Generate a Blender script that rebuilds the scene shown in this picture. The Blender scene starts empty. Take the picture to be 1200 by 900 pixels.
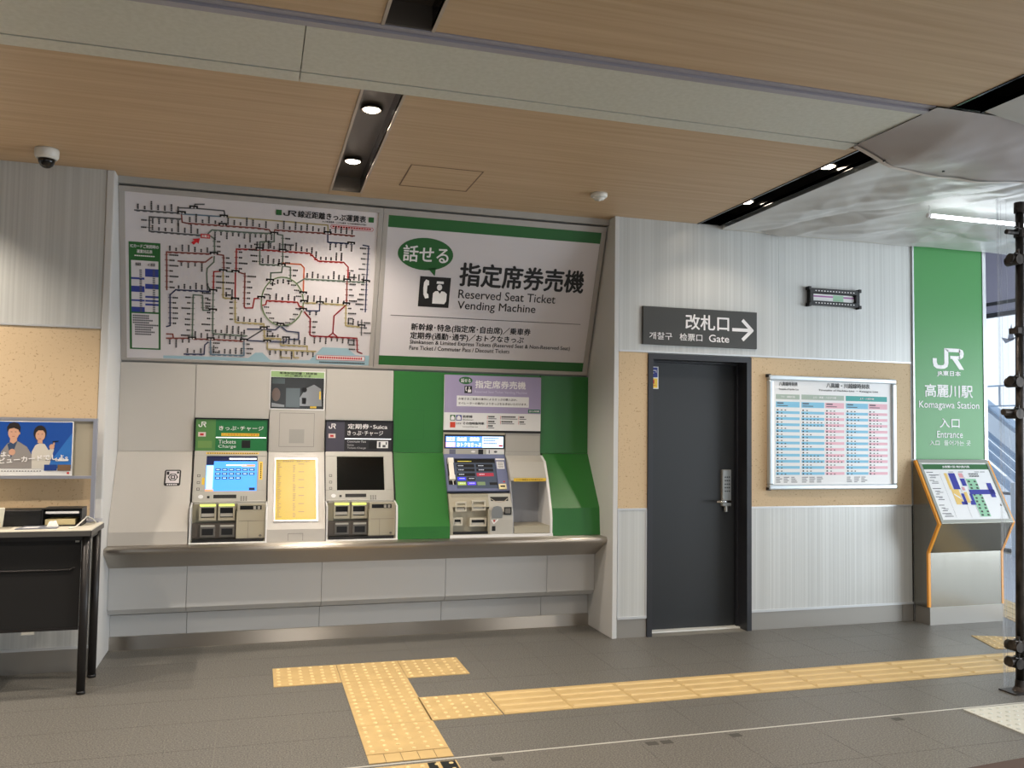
import bpy, math, random
from mathutils import Vector, Matrix

# ------------------------------------------------------------------ camera, world, light, exposure
scene = bpy.context.scene
COL = scene.collection
YAW, PITCH, ROLL, FPX = 0.288658956, 0.0528314737, 0.0142803173, 1003.798
cam_d = bpy.data.cameras.new('camera')
cam = bpy.data.objects.new('camera', cam_d)
COL.objects.link(cam)
fwd = Vector((math.sin(YAW) * math.cos(PITCH), math.cos(YAW) * math.cos(PITCH), math.sin(PITCH)))
rt = Vector((math.cos(YAW), -math.sin(YAW), 0))
up = rt.cross(fwd)
c_, s_ = math.cos(ROLL), math.sin(ROLL)
rt2, up2 = c_ * rt + s_ * up, -s_ * rt + c_ * up
cam.matrix_world = Matrix(((rt2.x, up2.x, -fwd.x, 0), (rt2.y, up2.y, -fwd.y, 0), (rt2.z, up2.z, -fwd.z, 1.55), (0, 0, 0, 1)))
cam_d.sensor_fit = 'HORIZONTAL'
cam_d.sensor_width = 36.0
cam_d.lens = FPX / 1200 * 36.0
cam_d.clip_start = 0.05
scene.camera = cam
scene.view_settings.view_transform = 'Standard'
scene.view_settings.look = 'None'
scene.view_settings.gamma = 1.0
scene.view_settings.exposure = EXPOSURE = 0.28
scene.view_settings.use_curve_mapping = False

WORLD_STRENGTH = 1.2
world = bpy.data.worlds.new('world')
scene.world = world
world.use_nodes = True
bg = world.node_tree.nodes['Background']
bg.inputs[0].default_value = (0.80, 0.90, 1.0, 1)
bg.inputs[1].default_value = WORLD_STRENGTH
DOWNLIGHT_W = 34.0
DOWNLIGHT_COLOR = (1.0, 0.88, 0.74)
# large soft daylight from the open south front of the hall and from the east window side
def area(name, loc, target, sx, sy, power, color):
    d = bpy.data.lights.new(name, 'AREA')
    d.shape = 'RECTANGLE'; d.size = sx; d.size_y = sy; d.energy = power; d.color = color
    o = bpy.data.objects.new(name, d); COL.objects.link(o)
    o.location = loc
    o.rotation_euler = (Vector(target) - Vector(loc)).to_track_quat('-Z', 'Y').to_euler()
    return o
area('daylight_south', (2.5, -5.2, 1.3), (2.5, 3, 2.6), 7.0, 2.4, 190, (0.95, 0.97, 1.0))
area('daylight_east', (9.4, 2.6, 1.4), (3, 4.2, 2.0), 5.0, 2.4, 270, (0.86, 0.94, 1.0))

# ------------------------------------------------------------------ materials
def lin(c):
    return tuple(((x / 12.92) if x <= 0.04045 else ((x + 0.055) / 1.055) ** 2.4) for x in c)
MATS = {}
def mat(name, rgb, rough=0.5, metal=0.0, spec=0.5, coat=0.0, emit=None, es=0.0):
    if name in MATS: return MATS[name]
    m = bpy.data.materials.new(name); m.use_nodes = True
    p = m.node_tree.nodes['Principled BSDF']
    p.inputs['Base Color'].default_value = (*lin(rgb), 1)
    p.inputs['Roughness'].default_value = rough
    p.inputs['Metallic'].default_value = metal
    p.inputs['Specular IOR Level'].default_value = spec
    p.inputs['Coat Weight'].default_value = coat
    if emit:
        p.inputs['Emission Color'].default_value = (*lin(emit), 1)
        p.inputs['Emission Strength'].default_value = es
    m.diffuse_color = (*rgb, 1)
    MATS[name] = m
    return m
def nd(m, t, **kw):
    n = m.node_tree.nodes.new(t)
    for k, v in kw.items():
        if k.startswith('i_'): n.inputs[k[2:].replace('_', ' ')].default_value = v
        else: setattr(n, k, v)
    return n
def lk(m, a, ao, b, bi): m.node_tree.links.new(a.outputs[ao], b.inputs[bi])
def streaks(m, scale, detail=3, low=None, high=None, bump=0.0, bdist=0.002, ramp=(0.35, 0.65), rough=None, ntype='ShaderNodeTexNoise'):
    """world-position noise, stretched by scale, into base colour and/or bump and/or roughness"""
    p = m.node_tree.nodes['Principled BSDF']
    g = nd(m, 'ShaderNodeNewGeometry'); mp = nd(m, 'ShaderNodeMapping'); mp.inputs['Scale'].default_value = scale
    lk(m, g, 'Position', mp, 'Vector')
    n = nd(m, ntype); n.inputs['Scale'].default_value = 1.0
    if 'Detail' in n.inputs: n.inputs['Detail'].default_value = detail
    lk(m, mp, 'Vector', n, 'Vector')
    r = nd(m, 'ShaderNodeValToRGB'); r.color_ramp.elements[0].position, r.color_ramp.elements[1].position = ramp
    src = 'Fac' if 'Fac' in n.outputs else 'Distance'
    lk(m, n, src, r, 'Fac')
    if low:
        r.color_ramp.elements[0].color = (*lin(low), 1); r.color_ramp.elements[1].color = (*lin(high), 1)
        lk(m, r, 'Color', p, 'Base Color')
    if bump:
        b = nd(m, 'ShaderNodeBump'); b.inputs['Strength'].default_value = bump; b.inputs['Distance'].default_value = bdist
        lk(m, n, src, b, 'Height'); lk(m, b, 'Normal', p, 'Normal')
    if rough:
        q = nd(m, 'ShaderNodeMapRange'); q.inputs['To Min'].default_value, q.inputs['To Max'].default_value = rough
        lk(m, n, src, q, 'Value'); lk(m, q, 'Result', p, 'Roughness')
    return m
WOOD = streaks(mat('wood_laminate', (.66, .5, .37), .5), (1.0, 30, 4), 6, (.71, .595, .46), (.79, .69, .56), ramp=(.25, .75))
RIB = streaks(mat('ribbed_metal', (.8, .8, .8), .38, .15), (55, .05, .05), 2, (.735, .74, .73), (.785, .79, .78), bump=.22, bdist=.005, ramp=(.35, .65))
CORK = streaks(mat('cork_board', (.8, .7, .55), .8), (75, 75, 75), 5, (.62, .50, .37), (.80, .705, .57), ramp=(.26, .40))
GRAN = streaks(mat('dark_granite', (.42, .4, .38), .42), (130, 130, 130), 4, (.235, .23, .22), (.51, .50, .475), ramp=(.34, .68), rough=(.38, .6))
GRAN2 = streaks(mat('grey_granite', (.45, .44, .42), .5), (130, 130, 130), 4, (.26, .25, .235), (.52, .505, .475), ramp=(.34, .68), rough=(.4, .6))
STEEL = streaks(mat('brushed_steel', (.74, .715, .68), .24, 1.0), (.6, .6, 160), 2, rough=(.32, .38))
_p = STEEL.node_tree.nodes['Principled BSDF']; _p.inputs['Anisotropic'].default_value = .97
_t = nd(STEEL, 'ShaderNodeCombineXYZ'); _t.inputs[1].default_value = .7; _t.inputs[2].default_value = 1.0; lk(STEEL, _t, 'Vector', _p, 'Tangent')
STEELD = streaks(mat('brushed_steel_panel', (.58, .57, .54), .22, 1.0), (40, 40, .5), 2, rough=(.19, .25))
BASE = streaks(mat('steel_baseboard', (.62, .605, .58), .36, .5), (1, 1, 120), 2, rough=(.3, .40))
TACT = streaks(mat('yellow_tactile', (.86, .70, .42), .55), (9, 9, 9), 4, (.725, .615, .42), (.775, .665, .455), ramp=(.3, .7))
TACTP = mat('worn_tactile_top', (.86, .76, .55), .5)
TACTB = mat('tactile_bar_top', (.79, .685, .485), .5)
TRIM = mat('aluminium_trim', (.80, .81, .82), .35, .4)
WHITEP = mat('white_panel', (.80, .80, .795), .4)
GREYP = mat('warm_grey_panel', (.735, .72, .695), .42)
GREENP = mat('green_panel', (.15, .43, .165), .36)
GREENS = mat('green_sign_print', (.23, .54, .26), .42)
GREEN = mat('green_print', (.13, .385, .165), .45)
WHITE = mat('white_print', (.93, .92, .92), .5)
PAPER = mat('white_board', (.83, .81, .82), .3)
PAPER2 = mat('bright_paper', (.90, .90, .90), .35)
BLACK = mat('black_print', (.07, .065, .065), .5)
DARK = mat('black_plastic', (.05, .05, .055), .4)
GUN = mat('gunmetal_housing', (.36, .33, .30), .3, .3)
BLKGL = mat('glossy_black', (.02, .02, .02), .12)
DOORM = mat('charcoal_door', (.145, .155, .165), .42)
DOORF = mat('navy_charcoal_frame', (.17, .175, .195), .35)
SHUT = streaks(mat('shutter_box_paint', (.70, .71, .66), .5), (40, 40, 40), 3, (.77, .77, .72), (.80, .80, .755))
LAV = mat('lavender_trim', (.62, .605, .635), .4)
BEIGE = mat('beige_plastic', (.66, .635, .56), .4)
GREYPL = mat('grey_plastic', (.70, .69, .66), .35)
CHROME = mat('chrome', (.85, .85, .85), .12, 1.0)
YEL = mat('yellow_print', (.93, .78, .25), .45)
RED = mat('red_print', (.78, .16, .17), .5)
BLUE = mat('blue_print', (.16, .22, .55), .5)
FLOORB = mat('pale_grout', (.50, .49, .46), .8)
SCAF = streaks(mat('rusty_scaffold', (.24, .22, .21), .5, .7), (25, 25, 8), 4, (.15, .14, .135), (.33, .30, .28), rough=(.35, .6))
def trans(name, col, alpha, rough=.15, fac_gl=.15):
    m = bpy.data.materials.new(name); m.use_nodes = True; nt = m.node_tree; nt.nodes.clear()
    out = nt.nodes.new('ShaderNodeOutputMaterial'); t = nt.nodes.new('ShaderNodeBsdfTransparent'); p = nt.nodes.new('ShaderNodeBsdfPrincipled')
    p.inputs['Base Color'].default_value = (*lin(col), 1); p.inputs['Roughness'].default_value = rough
    x = nt.nodes.new('ShaderNodeMixShader'); x.inputs[0].default_value = alpha
    nt.links.new(t.outputs[0], x.inputs[1]); nt.links.new(p.outputs[0], x.inputs[2]); nt.links.new(x.outputs[0], out.inputs[0])
    MATS[name] = m
    return m
FILM = trans('plastic_sheeting', (.80, .80, .79), .9, .36)
CURT = trans('clear_vinyl', (.9, .92, .95), .10, .12)
CURTE = trans('clear_vinyl_fold', (.88, .90, .93), .28, .15)
GLASS = trans('window_glass', (.8, .9, .95), .08, .03)

# ------------------------------------------------------------------ geometry helpers
class Fr:
    """plane frame: o = lower left world point, eu along +X, ev up the slope, n out of the face"""
    def __init__(s, a, b=None, x=0.0):
        a = Vector((x, a[0], a[1])); d = Vector((0, 0, 1)) if b is None else (Vector((x, b[0], b[1])) - a).normalized()
        s.o, s.eu, s.ev = a, Vector((1, 0, 0)), d
        s.n = Vector((0, -d.z, d.y))
    def p(s, u, v, w=0.0): return s.o + s.eu * u + s.ev * v + s.n * w
TXC = {}
def text_mesh(s, bold):
    k = (s, bold)
    if k not in TXC:
        c = bpy.data.curves.new('t', 'FONT'); c.body = s; c.resolution_u = 3; c.fill_mode = 'FRONT'
        o = bpy.data.objects.new('t', c); COL.objects.link(o)
        bpy.context.view_layer.update()
        m = bpy.data.meshes.new_from_object(o.evaluated_get(bpy.context.evaluated_depsgraph_get()))
        vs = [(v.co.x, v.co.y) for v in m.vertices]; fs = [tuple(p.vertices) for p in m.polygons]
        bpy.data.objects.remove(o); bpy.data.curves.remove(c); bpy.data.meshes.remove(m)
        TXC[k] = (vs, fs)
    return TXC[k]
class B:
    def __init__(s, m=None): s.v, s.f, s.mi, s.ms, s.cur = [], [], [], [], 0; m and s.m(m)
    def m(s, m):
        if m not in s.ms: s.ms.append(m)
        s.cur = s.ms.index(m); return s
    def add(s, vs, fs):
        k = len(s.v); s.v += [Vector(v) for v in vs]; s.f += [tuple(i + k for i in f) for f in fs]; s.mi += [s.cur] * len(fs); return s
    def hexa(s, c): return s.add(c, [(0, 3, 2, 1), (4, 5, 6, 7), (0, 1, 5, 4), (1, 2, 6, 5), (2, 3, 7, 6), (3, 0, 4, 7)])
    def bx(s, x0, x1, y0, y1, z0, z1):
        return s.hexa([(x0, y0, z0), (x1, y0, z0), (x1, y1, z0), (x0, y1, z0), (x0, y0, z1), (x1, y0, z1), (x1, y1, z1), (x0, y1, z1)])
    def box(s, F, u0, u1, v0, v1, w0, w1):
        return s.hexa([F.p(u0, v0, w0), F.p(u0, v0, w1), F.p(u1, v0, w1), F.p(u1, v0, w0), F.p(u0, v1, w0), F.p(u0, v1, w1), F.p(u1, v1, w1), F.p(u1, v1, w0)])
    def quad(s, F, u0, u1, v0, v1, w=0.001): return s.add([F.p(u0, v0, w), F.p(u1, v0, w), F.p(u1, v1, w), F.p(u0, v1, w)], [(0, 1, 2, 3)])
    def poly(s, F, pts, w=0.001):
        a = sum(pts[i][0] * pts[(i + 1) % len(pts)][1] - pts[(i + 1) % len(pts)][0] * pts[i][1] for i in range(len(pts)))
        if a < 0: pts = pts[::-1]
        return s.add([F.p(u, v, w) for u, v in pts], [tuple(range(len(pts)))])
    def prism(s, F, pts, w0, w1):
        a = sum(pts[i][0] * pts[(i + 1) % len(pts)][1] - pts[(i + 1) % len(pts)][0] * pts[i][1] for i in range(len(pts)))
        if a < 0: pts = pts[::-1]
        n = len(pts)
        return s.add([F.p(u, v, w0) for u, v in pts] + [F.p(u, v, w1) for u, v in pts],
                     [tuple(range(n - 1, -1, -1)), tuple(range(n, 2 * n))] + [(i, (i + 1) % n, n + (i + 1) % n, n + i) for i in range(n)])
    def yz(s, pts, x0, x1):
        """extrude a YZ polygon along X"""
        a = sum(pts[i][0] * pts[(i + 1) % len(pts)][1] - pts[(i + 1) % len(pts)][0] * pts[i][1] for i in range(len(pts)))
        if a < 0: pts = pts[::-1]
        n = len(pts)
        return s.add([(x0, y, z) for y, z in pts] + [(x1, y, z) for y, z in pts],
                     [tuple(range(n - 1, -1, -1)), tuple(range(n, 2 * n))] + [(i, (i + 1) % n, n + (i + 1) % n, n + i) for i in range(n)])
    def ell(s, F, cu, cv, ru, rv, w=0.001, n=28): return s.poly(F, [(cu + ru * math.cos(2 * math.pi * i / n), cv + rv * math.sin(2 * math.pi * i / n)) for i in range(n)], w)
    def line(s, F, pts, wd, w=0.001, closed=False):
        q = list(zip(pts, pts[1:] + ([pts[0]] if closed else []))) if closed else list(zip(pts, pts[1:]))
        for (a, b), (c, d) in q:
            L = math.hypot(c - a, d - b) or 1e-6
            tx, ty = (c - a) / L * wd * .35, (d - b) / L * wd * .35
            nx, ny = -(d - b) / L * wd / 2, (c - a) / L * wd / 2
            s.add([F.p(a - tx - nx, b - ty - ny, w), F.p(c + tx - nx, d + ty - ny, w), F.p(c + tx + nx, d + ty + ny, w), F.p(a - tx + nx, b - ty + ny, w)], [(0, 1, 2, 3)])
        return s
    def txt(s, F, t, u0, v0, u1, v1, w=0.0015, bold=0.0):
        vs, fs = text_mesh(t, bold)
        xs = [a for a, b in vs]; ys = [b for a, b in vs]; x0, x1, y0, y1 = min(xs), max(xs), min(ys), max(ys)
        bu = bold * .9 * (v1 - v0)        # heavier strokes: shifted copies of the glyphs
        for k, (du, dv) in enumerate(((0, 0),) if not bold else ((-bu, 0), (bu, 0), (0, bu * .8), (0, -bu * .8))):
            s.add([F.p(u0 + (x - x0) / (x1 - x0) * (u1 - u0) + du, v0 + (y - y0) / (y1 - y0) * (v1 - v0) + dv, w + .00025 * k) for x, y in vs], fs)
        return s
    def cyl(s, p0, p1, r, n=16, r2=None):
        p0, p1 = Vector(p0), Vector(p1); d = (p1 - p0).normalized(); a = d.orthogonal().normalized(); b = d.cross(a); r2 = r if r2 is None else r2
        c = [(a * math.cos(2 * math.pi * i / n) + b * math.sin(2 * math.pi * i / n)) for i in range(n)]
        return s.add([p0 + k * r for k in c] + [p1 + k * r2 for k in c], [tuple(range(n - 1, -1, -1)), tuple(range(n, 2 * n))] + [(i, (i + 1) % n, n + (i + 1) % n, n + i) for i in range(n)])
    def lathe(s, cx, cy, prof, n=24):
        k = []
        for r, z in prof: k += [(cx + r * math.cos(2 * math.pi * i / n), cy + r * math.sin(2 * math.pi * i / n), z) for i in range(n)]
        fs = [(j * n + i, j * n + (i + 1) % n, (j + 1) * n + (i + 1) % n, (j + 1) * n + i) for j in range(len(prof) - 1) for i in range(n)]
        return s.add(k, fs + [tuple(range(n - 1, -1, -1)), tuple(range((len(prof) - 1) * n, len(prof) * n))])
    def tube(s, pts, r, n=8):
        for a, b in zip(pts, pts[1:]): s.cyl(a, b, r, n)
        return s
    def obj(s, name, parent=None, smooth=False, bevel=0.0, **kw):
        base = Vector((0, 0, 0))
        if parent is None:
            lo = [min(v[i] for v in s.v) for i in range(3)]; hi = [max(v[i] for v in s.v) for i in range(3)]
            org = Vector(((lo[0] + hi[0]) / 2, (lo[1] + hi[1]) / 2, lo[2]))
        else: org = wloc(parent)
        me = bpy.data.meshes.new(name); me.from_pydata([v - org for v in s.v], [], s.f)
        for m in s.ms: me.materials.append(m)
        me.polygons.foreach_set('material_index', s.mi)
        if smooth: me.polygons.foreach_set('use_smooth', [True] * len(me.polygons))
        me.update()
        o = bpy.data.objects.new(name, me); COL.objects.link(o)
        if parent is None: o.location = org
        else: o.parent = parent
        if bevel:
            k = o.modifiers.new('bevel', 'BEVEL'); k.width = bevel; k.segments = 2; k.limit_method = 'ANGLE'
        props(o, **kw)
        return o
def wloc(o):
    v = Vector(o.location)
    while o.parent: o = o.parent; v += Vector(o.location)
    return v
def props(o, label=None, cat=None, group=None, kind=None):
    if label: o['label'] = label
    if cat: o['category'] = cat
    if group: o['group'] = group
    if kind: o['kind'] = kind
def empty(name, loc, label=None, cat=None, group=None, kind=None):
    o = bpy.data.objects.new(name, None); COL.objects.link(o); o.location = loc; o.empty_display_size = .1
    props(o, label, cat, group, kind)
    return o
ST = 'structure'
SG = Fr((6.53, 2.00), (6.12, 3.135))      # leaning sign boards
UP = Fr((6.51, 1.36))                     # upper upright panels of the machine wall
LP = Fr((6.22, .83), (6.51, 1.36))        # leaning lower panels
MU = Fr((6.5, 1.36)); MS = Fr((6.36, 1.02), (6.49, 1.36)); ML = Fr((6.24, .74))
RS = Fr((6.31, 1.05), (6.49, 1.36)); RM = Fr((6.235, .87), (6.31, 1.05))
W = Fr((5.99, 0)); KM = Fr((5.69, .835), (5.95, 1.335))
CEIL = 3.19
rnd = random.Random(7)
# ------------------------------------------------------------------ floor
floor = B(FLOORB).bx(-6, 9.9, -6, 13, -.12, -.0015).obj('floor', kind=ST)
tile_mesh = {}
def tile(x0, x1, y0, y1, m=GRAN, h=0.0, g=.0012, name='floor_tile'):
    key = (round(x1 - x0, 3), round(y1 - y0, 3), m.name)
    if key not in tile_mesh:
        a, b = (x1 - x0) / 2 - g, (y1 - y0) / 2 - g
        o = B(m).bx(-a, a, -b, b, -.006, 0).obj(name, floor)
        tile_mesh[key] = o.data
        for v in o.data.vertices: v.co += wloc(floor)
    else:
        o = bpy.data.objects.new(name, tile_mesh[key]); COL.objects.link(o); o.parent = floor
    o.location = Vector(((x0 + x1) / 2, (y0 + y1) / 2, h)) - wloc(floor)
    return o
PX = .405
for i in range(-7, 19):
    for j in range(0, 6):
        x0, y0 = .257 + PX * i, 4.03 + .4 * j
        x1 = x0 + PX
        y1 = min(y0 + .4, 5.98 if not (-1.0 < (x0 + x1) / 2 < 2.6) else 6.46)
        if x0 > 6.1 and j >= 4: y1 = y0 + .4
        if x0 < 6.1 and j == 5 and not (-1.0 < (x0 + x1) / 2 < 2.6): continue
        if y1 - y0 > .05: tile(x0, x1, y0, y1)
for j in range(4, 6):      # the strip under the machine wall
    pass
for i in range(-1, 9):
    for j in range(0, 2):
        tile(.88 + .495 * i, .88 + .495 * (i + 1), 3.02 + .48 * j + .04, 3.02 + .48 * (j + 1) + .04, GRAN2)
B(GRAN2).bx(-6, 10, -6, 3.055, -.006, 0).bx(-6, .38, 3.06, 4.015, -.006, 0).bx(5.35, 9.9, 3.06, 4.015, -.006, 0).bx(-6, -2.58, 4.03, 5.98, -.006, 0).obj('outer_paving', floor, kind='stuff')
far = B(mat('far_grey_paving', (.60, .62, .66), .5))
for i in range(9):
    for j in range(16):
        x0, y0 = 7.952 + .0 + .2 * 0 + i * .4, 4.03 + .55 * j
        if x0 + .4 < 9.9: far.bx(x0 + .002, x0 + .398, y0 + .002, y0 + .548, -.006, 0)
for i in range(4):
    for j in range(12): far.bx(6.34 + .4 * i + .002, 6.34 + .4 * i + .398, 6.434 + .55 * j + .002, 6.434 + .55 * j + .548, -.006, 0)
far.obj('passage_paving', floor, kind='stuff')
rail = B(mat('rail_metal', (.80, .79, .76), .4, .2)).bx(-2.6, 7.9, 4.017, 4.028, -.004, .0012)
rail.m(DARK).bx(-2.6, 7.9, 4.009, 4.018, -.006, -.0005)
rail.obj('trim_1', kind=ST)
for x in (1.13, 1.93, 2.01, 2.40, 3.4): B(mat('cover_grey', (.27, .26, .24), .6)).bx(x - .03, x + .03, 3.94, 3.985, -.003, .0006).obj('floor_socket_cover', floor)

# tactile paving
def dome_mesh(b, x0, y0, n=6, pitch=.066):
    for i in range(n):
        for j in range(n):
            cx, cy = x0 + (i + .5) * .4 / n, y0 + (j + .5) * .4 / n
            b.lathe(cx, cy, [(.0125, .004), (.0105, .0075), (.006, .009)], 8)
def tact(x0, y0, kind, m=TACT, mp=TACTP, sx=.4, sy=.4, name='tactile_tile'):
    key = (kind, m.name, sx, sy)
    if key not in tile_mesh:
        b = B(m).bx(-sx / 2 + .0015, sx / 2 - .0015, -sy / 2 + .0015, sy / 2 - .0015, 0, .004)
        b.m(mp)
        if kind == 'dot':
            n = 6
            for i in range(n):
                for j in range(max(1, round(n * sy / .4))):
                    b.lathe(-sx / 2 + (i + .5) * sx / n, -sy / 2 + (j + .5) * .4 / n, [(.0125, .004), (.0105, .0075), (.006, .009)], 8)
        elif kind == 'bar':
            b.m(TACTB)
            for j in range(4):
                y = -.2 + .05 + j * .1
                b.hexa([(-sx / 2 + .012, y - .016, .004), (sx / 2 - .012, y - .016, .004), (sx / 2 - .012, y + .016, .004), (-sx / 2 + .012, y + .016, .004),
                        (-sx / 2 + .018, y - .009, .009), (sx / 2 - .018, y - .009, .009), (sx / 2 - .018, y + .009, .009), (-sx / 2 + .018, y + .009, .009)])
        o = b.obj(name, floor)
        for v in o.data.vertices: v.co += wloc(floor)
        tile_mesh[key] = o.data
    else:
        o = bpy.data.objects.new(name, tile_mesh[key]); COL.objects.link(o); o.parent = floor
    o.location = Vector((x0 + sx / 2, y0 + sy / 2, 0)) - wloc(floor)
    return o
for a in (.14, .54, .94): tact(a, 5.35, 'dot')
tact(.54, 4.95, 'dot'); tact(.54, 4.55, 'dot'); tact(.54, 4.15, 'dot'); tact(.94, 4.55, 'dot') if False else None
tact(.93, 4.55, 'dot')
for k in range(10): tact(1.335 + .4 * k, 4.55, 'bar')
for k in range(5): tact(.54 + .08 * k, 4.04, 'strip', sx=.08, sy=.105)
tact(.54, 3.72, 'dot', sy=.27)
B(DARK).bx(.80, .84, 3.86, 3.98, .002, .0065).bx(.86, .93, 3.86, 3.98, .002, .0065).obj('shutter_pocket_cover', floor)
# skewed block and path running off to the right
R2 = Matrix.Rotation(math.radians(-21.5), 3, 'Z')
def skew_tile(cx, cy, kind, n0=.4):
    o = tact(0, 0, kind); o.rotation_euler = (0, 0, math.radians(-21.5) + (math.pi / 2 if kind == 'bar' else 0))
    o.location = Vector((cx, cy, 0)) - wloc(floor); return o
tip = Vector((5.36, 5.44, 0)); ax = Vector((math.cos(math.radians(21.5)), -math.sin(math.radians(21.5)), 0)); ay = Vector((-ax.y * -1, -ax.x, 0)); ay = Vector((-math.sin(math.radians(21.5)), -math.cos(math.radians(21.5)), 0))
for i in range(3):
    c = tip + ax * (.2 + .4 * i) + ay * .2; skew_tile(c.x, c.y, 'dot')
e0 = Vector((6.80, 6.37, 0)) + ax * -.2
for k in range(-3, 7):
    c = e0 - ay * .4 * k; skew_tile(c.x, c.y, 'bar')
# white studded threshold mat and dark doormat
wt = mat('white_tactile', (.80, .80, .76), .5)
b = B(wt).bx(3.88, 6.3, 3.57, 4.0, 0, .004)
b.m(mat('white_tactile_top', (.75, .76, .73), .5))
for i in range(40):
    for j in range(7): b.lathe(3.91 + .06 * i, 3.60 + .06 * j, [(.013, .004), (.008, .0085)], 8)
b.obj('threshold_mat', label='white studded tactile mat on the outer paving by the scaffold', cat='mat')
B(mat('brown_mat', (.30, .24, .21), .9)).add([(3.16, 3.28, .0), (5.2, 3.47, .0), (5.2, 2.4, .0), (3.16, 2.4, .0), (3.16, 3.28, .012), (5.2, 3.47, .012), (5.2, 2.4, .012), (3.16, 2.4, .012)],
    [(3, 2, 1, 0), (4, 5, 6, 7), (0, 1, 5, 4), (1, 2, 6, 5), (2, 3, 7, 6), (3, 0, 4, 7)]).obj('doormat', label='dark brown doormat edge at the bottom right corner', cat='doormat')

# ------------------------------------------------------------------ ceiling
ceiling = B(mat('ceiling_void', (.35, .34, .32), .8)).bx(-6, 7.2, -4.2, 6.6, 3.34, 3.5).obj('ceiling', kind=ST)
def cpanel(x0, x1, y0, y1, m=WOOD): return B(m).bx(x0 + .0015, x1 - .0015, y0 + .0015, y1 - .0015, CEIL, CEIL + .02).obj('ceiling_panel', ceiling)
S0, S1, S2 = (-2.407, -2.185), (.438, .660), (3.283, 3.488)
for x0, x1 in ((-6, S0[0]), (S0[1], S1[0]), (S1[1], S2[0])):
    cpanel(x0, x1, 4.095, 6.16)
    cpanel(x0, x1, -4.2, 3.42)
cpanel(S1[0], S1[1], 5.99, 6.16)
cpanel(3.488, 7.2, -4.2, 3.42)
B(mat('dark_soffit', (.5, .5, .48), .7)).bx(3.488, 7.2, 3.42, 6.0, CEIL + .045, CEIL + .06).obj('soffit_slab', ceiling)
# inspection hatch: a recessed outline in the wood
hb = B(mat('hatch_edge', (.42, .33, .25), .6))
hx0, hx1, hy0, hy1 = .875, 1.345, 5.225, 5.71
for a, b_, c, d in ((hx0, hx1, hy0, hy0 + .008), (hx0, hx1, hy1 - .008, hy1), (hx0, hx0 + .008, hy0, hy1), (hx1 - .008, hx1, hy0, hy1)): hb.bx(a, b_, c, d, CEIL - .0015, CEIL + .001)
hb.m(WOOD).bx(hx0 + .012, hx1 - .012, hy0 + .012, hy1 - .012, CEIL - .001, CEIL + .001)
hb.obj('inspection_hatch', ceiling, label='square ceiling hatch with a thin outline')
# shutter box running across the ceiling
sb = empty('trim_2', (0, 3.7, CEIL - .03), kind=ST)
for x0, x1 in ((-6, -2.85), (-2.85, .146), (.146, 3.19)):
    B(SHUT).bx(x0 + .002, x1 - .002, 3.50, 3.972, CEIL - .014, CEIL + .03).obj('shutter_box_panel', sb)
    B(SHUT).bx(x0 + .002, x1 - .002, 3.986, 4.094, CEIL - .014, CEIL + .03).obj('edge_strip', sb)
B(DARK).bx(-6, 3.19, 3.972, 3.986, CEIL + .004, CEIL + .03).obj('slot_gap', sb)
B(LAV).bx(-6, 3.19, 3.455, 3.498, CEIL - .018, CEIL + .03).bx(-6, 3.2, 3.42, 3.452, CEIL - .006, CEIL + .03).obj('side_rail', sb)
# light channels
def channel(x0, x1, y0, y1, tr):
    e = empty('light_channel', ((x0 + x1) / 2, (y0 + y1) / 2, CEIL), kind=ST); e.name = 'trim_3'
    D = .10
    B(tr).bx(x0, x0 + .014, y0, y1, CEIL - .004, CEIL + .02).bx(x1 - .014, x1, y0, y1, CEIL - .004, CEIL + .02).obj('edge_trim', e)
    B(GUN).bx(x0 + .014, x1 - .014, y0, y1, CEIL + D, CEIL + D + .01).obj('channel_back', e)
    B(BLKGL).bx(x0 + .008, x0 + .014, y0, y1, CEIL + .0, CEIL + D).obj('channel_side', e)
    B(BLKGL).bx(x1 - .014, x1 - .008, y0, y1, CEIL + .0, CEIL + D).obj('channel_side', e)
    B(GUN if x0 < 3 else BLKGL).bx(x0 + .014, x1 - .014, y1 - .012, y1, CEIL, CEIL + D).bx(x0 + .014, x1 - .014, y0, y0 + .012, CEIL, CEIL + D).obj('channel_end', e)
    return e
WT = mat('wood_edge_trim', (.70, .64, .58), .4)
cpanel(*S0, 5.99, 6.16); channel(*S0, 4.095, 5.99, WT); channel(*S0, -4.2, 3.42, WT)
channel(*S1, 4.095, 5.99, WT); channel(*S1, -4.2, 3.42, WT)
channel(*S2, 4.095, 5.99, BLKGL); channel(*S2, -4.2, 3.42, BLKGL)
lens = mat('lamp_lens', (1, 1, 1), .4, emit=(1, .93, .84), es=30)
def downlight(x, y, label, power=DOWNLIGHT_W, dz=.08):
    e = empty('downlight', (x, y, CEIL + dz), label, 'downlight', 'downlights in the ceiling channels')
    z = CEIL + dz
    ring = B(GUN); ring.lathe(x, y, [(.062, z + .010), (.060, z + .002), (.052, z), (.048, z + .006), (.048, z + .02)], 24); ring.obj('housing', e, True)
    B(lens).lathe(x, y, [(.046, z + .004), (.034, z - .003), (.014, z - .007)], 24).obj('lamp_lens', e)
    d = bpy.data.lights.new('lamp', 'SPOT'); d.energy = power * 4; d.color = DOWNLIGHT_COLOR; d.spot_size = math.radians(125); d.spot_blend = .5; d.shadow_soft_size = .04
    o = bpy.data.objects.new('lamp', d); COL.objects.link(o); o.parent = e; o.location = (0, 0, -.012)
    return e
downlight(.55, 4.61, 'lit round downlight in the middle ceiling channel, next to the shutter box')
downlight(.55, 5.56, 'lit round downlight in the middle ceiling channel, close to the sign boards')
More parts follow.
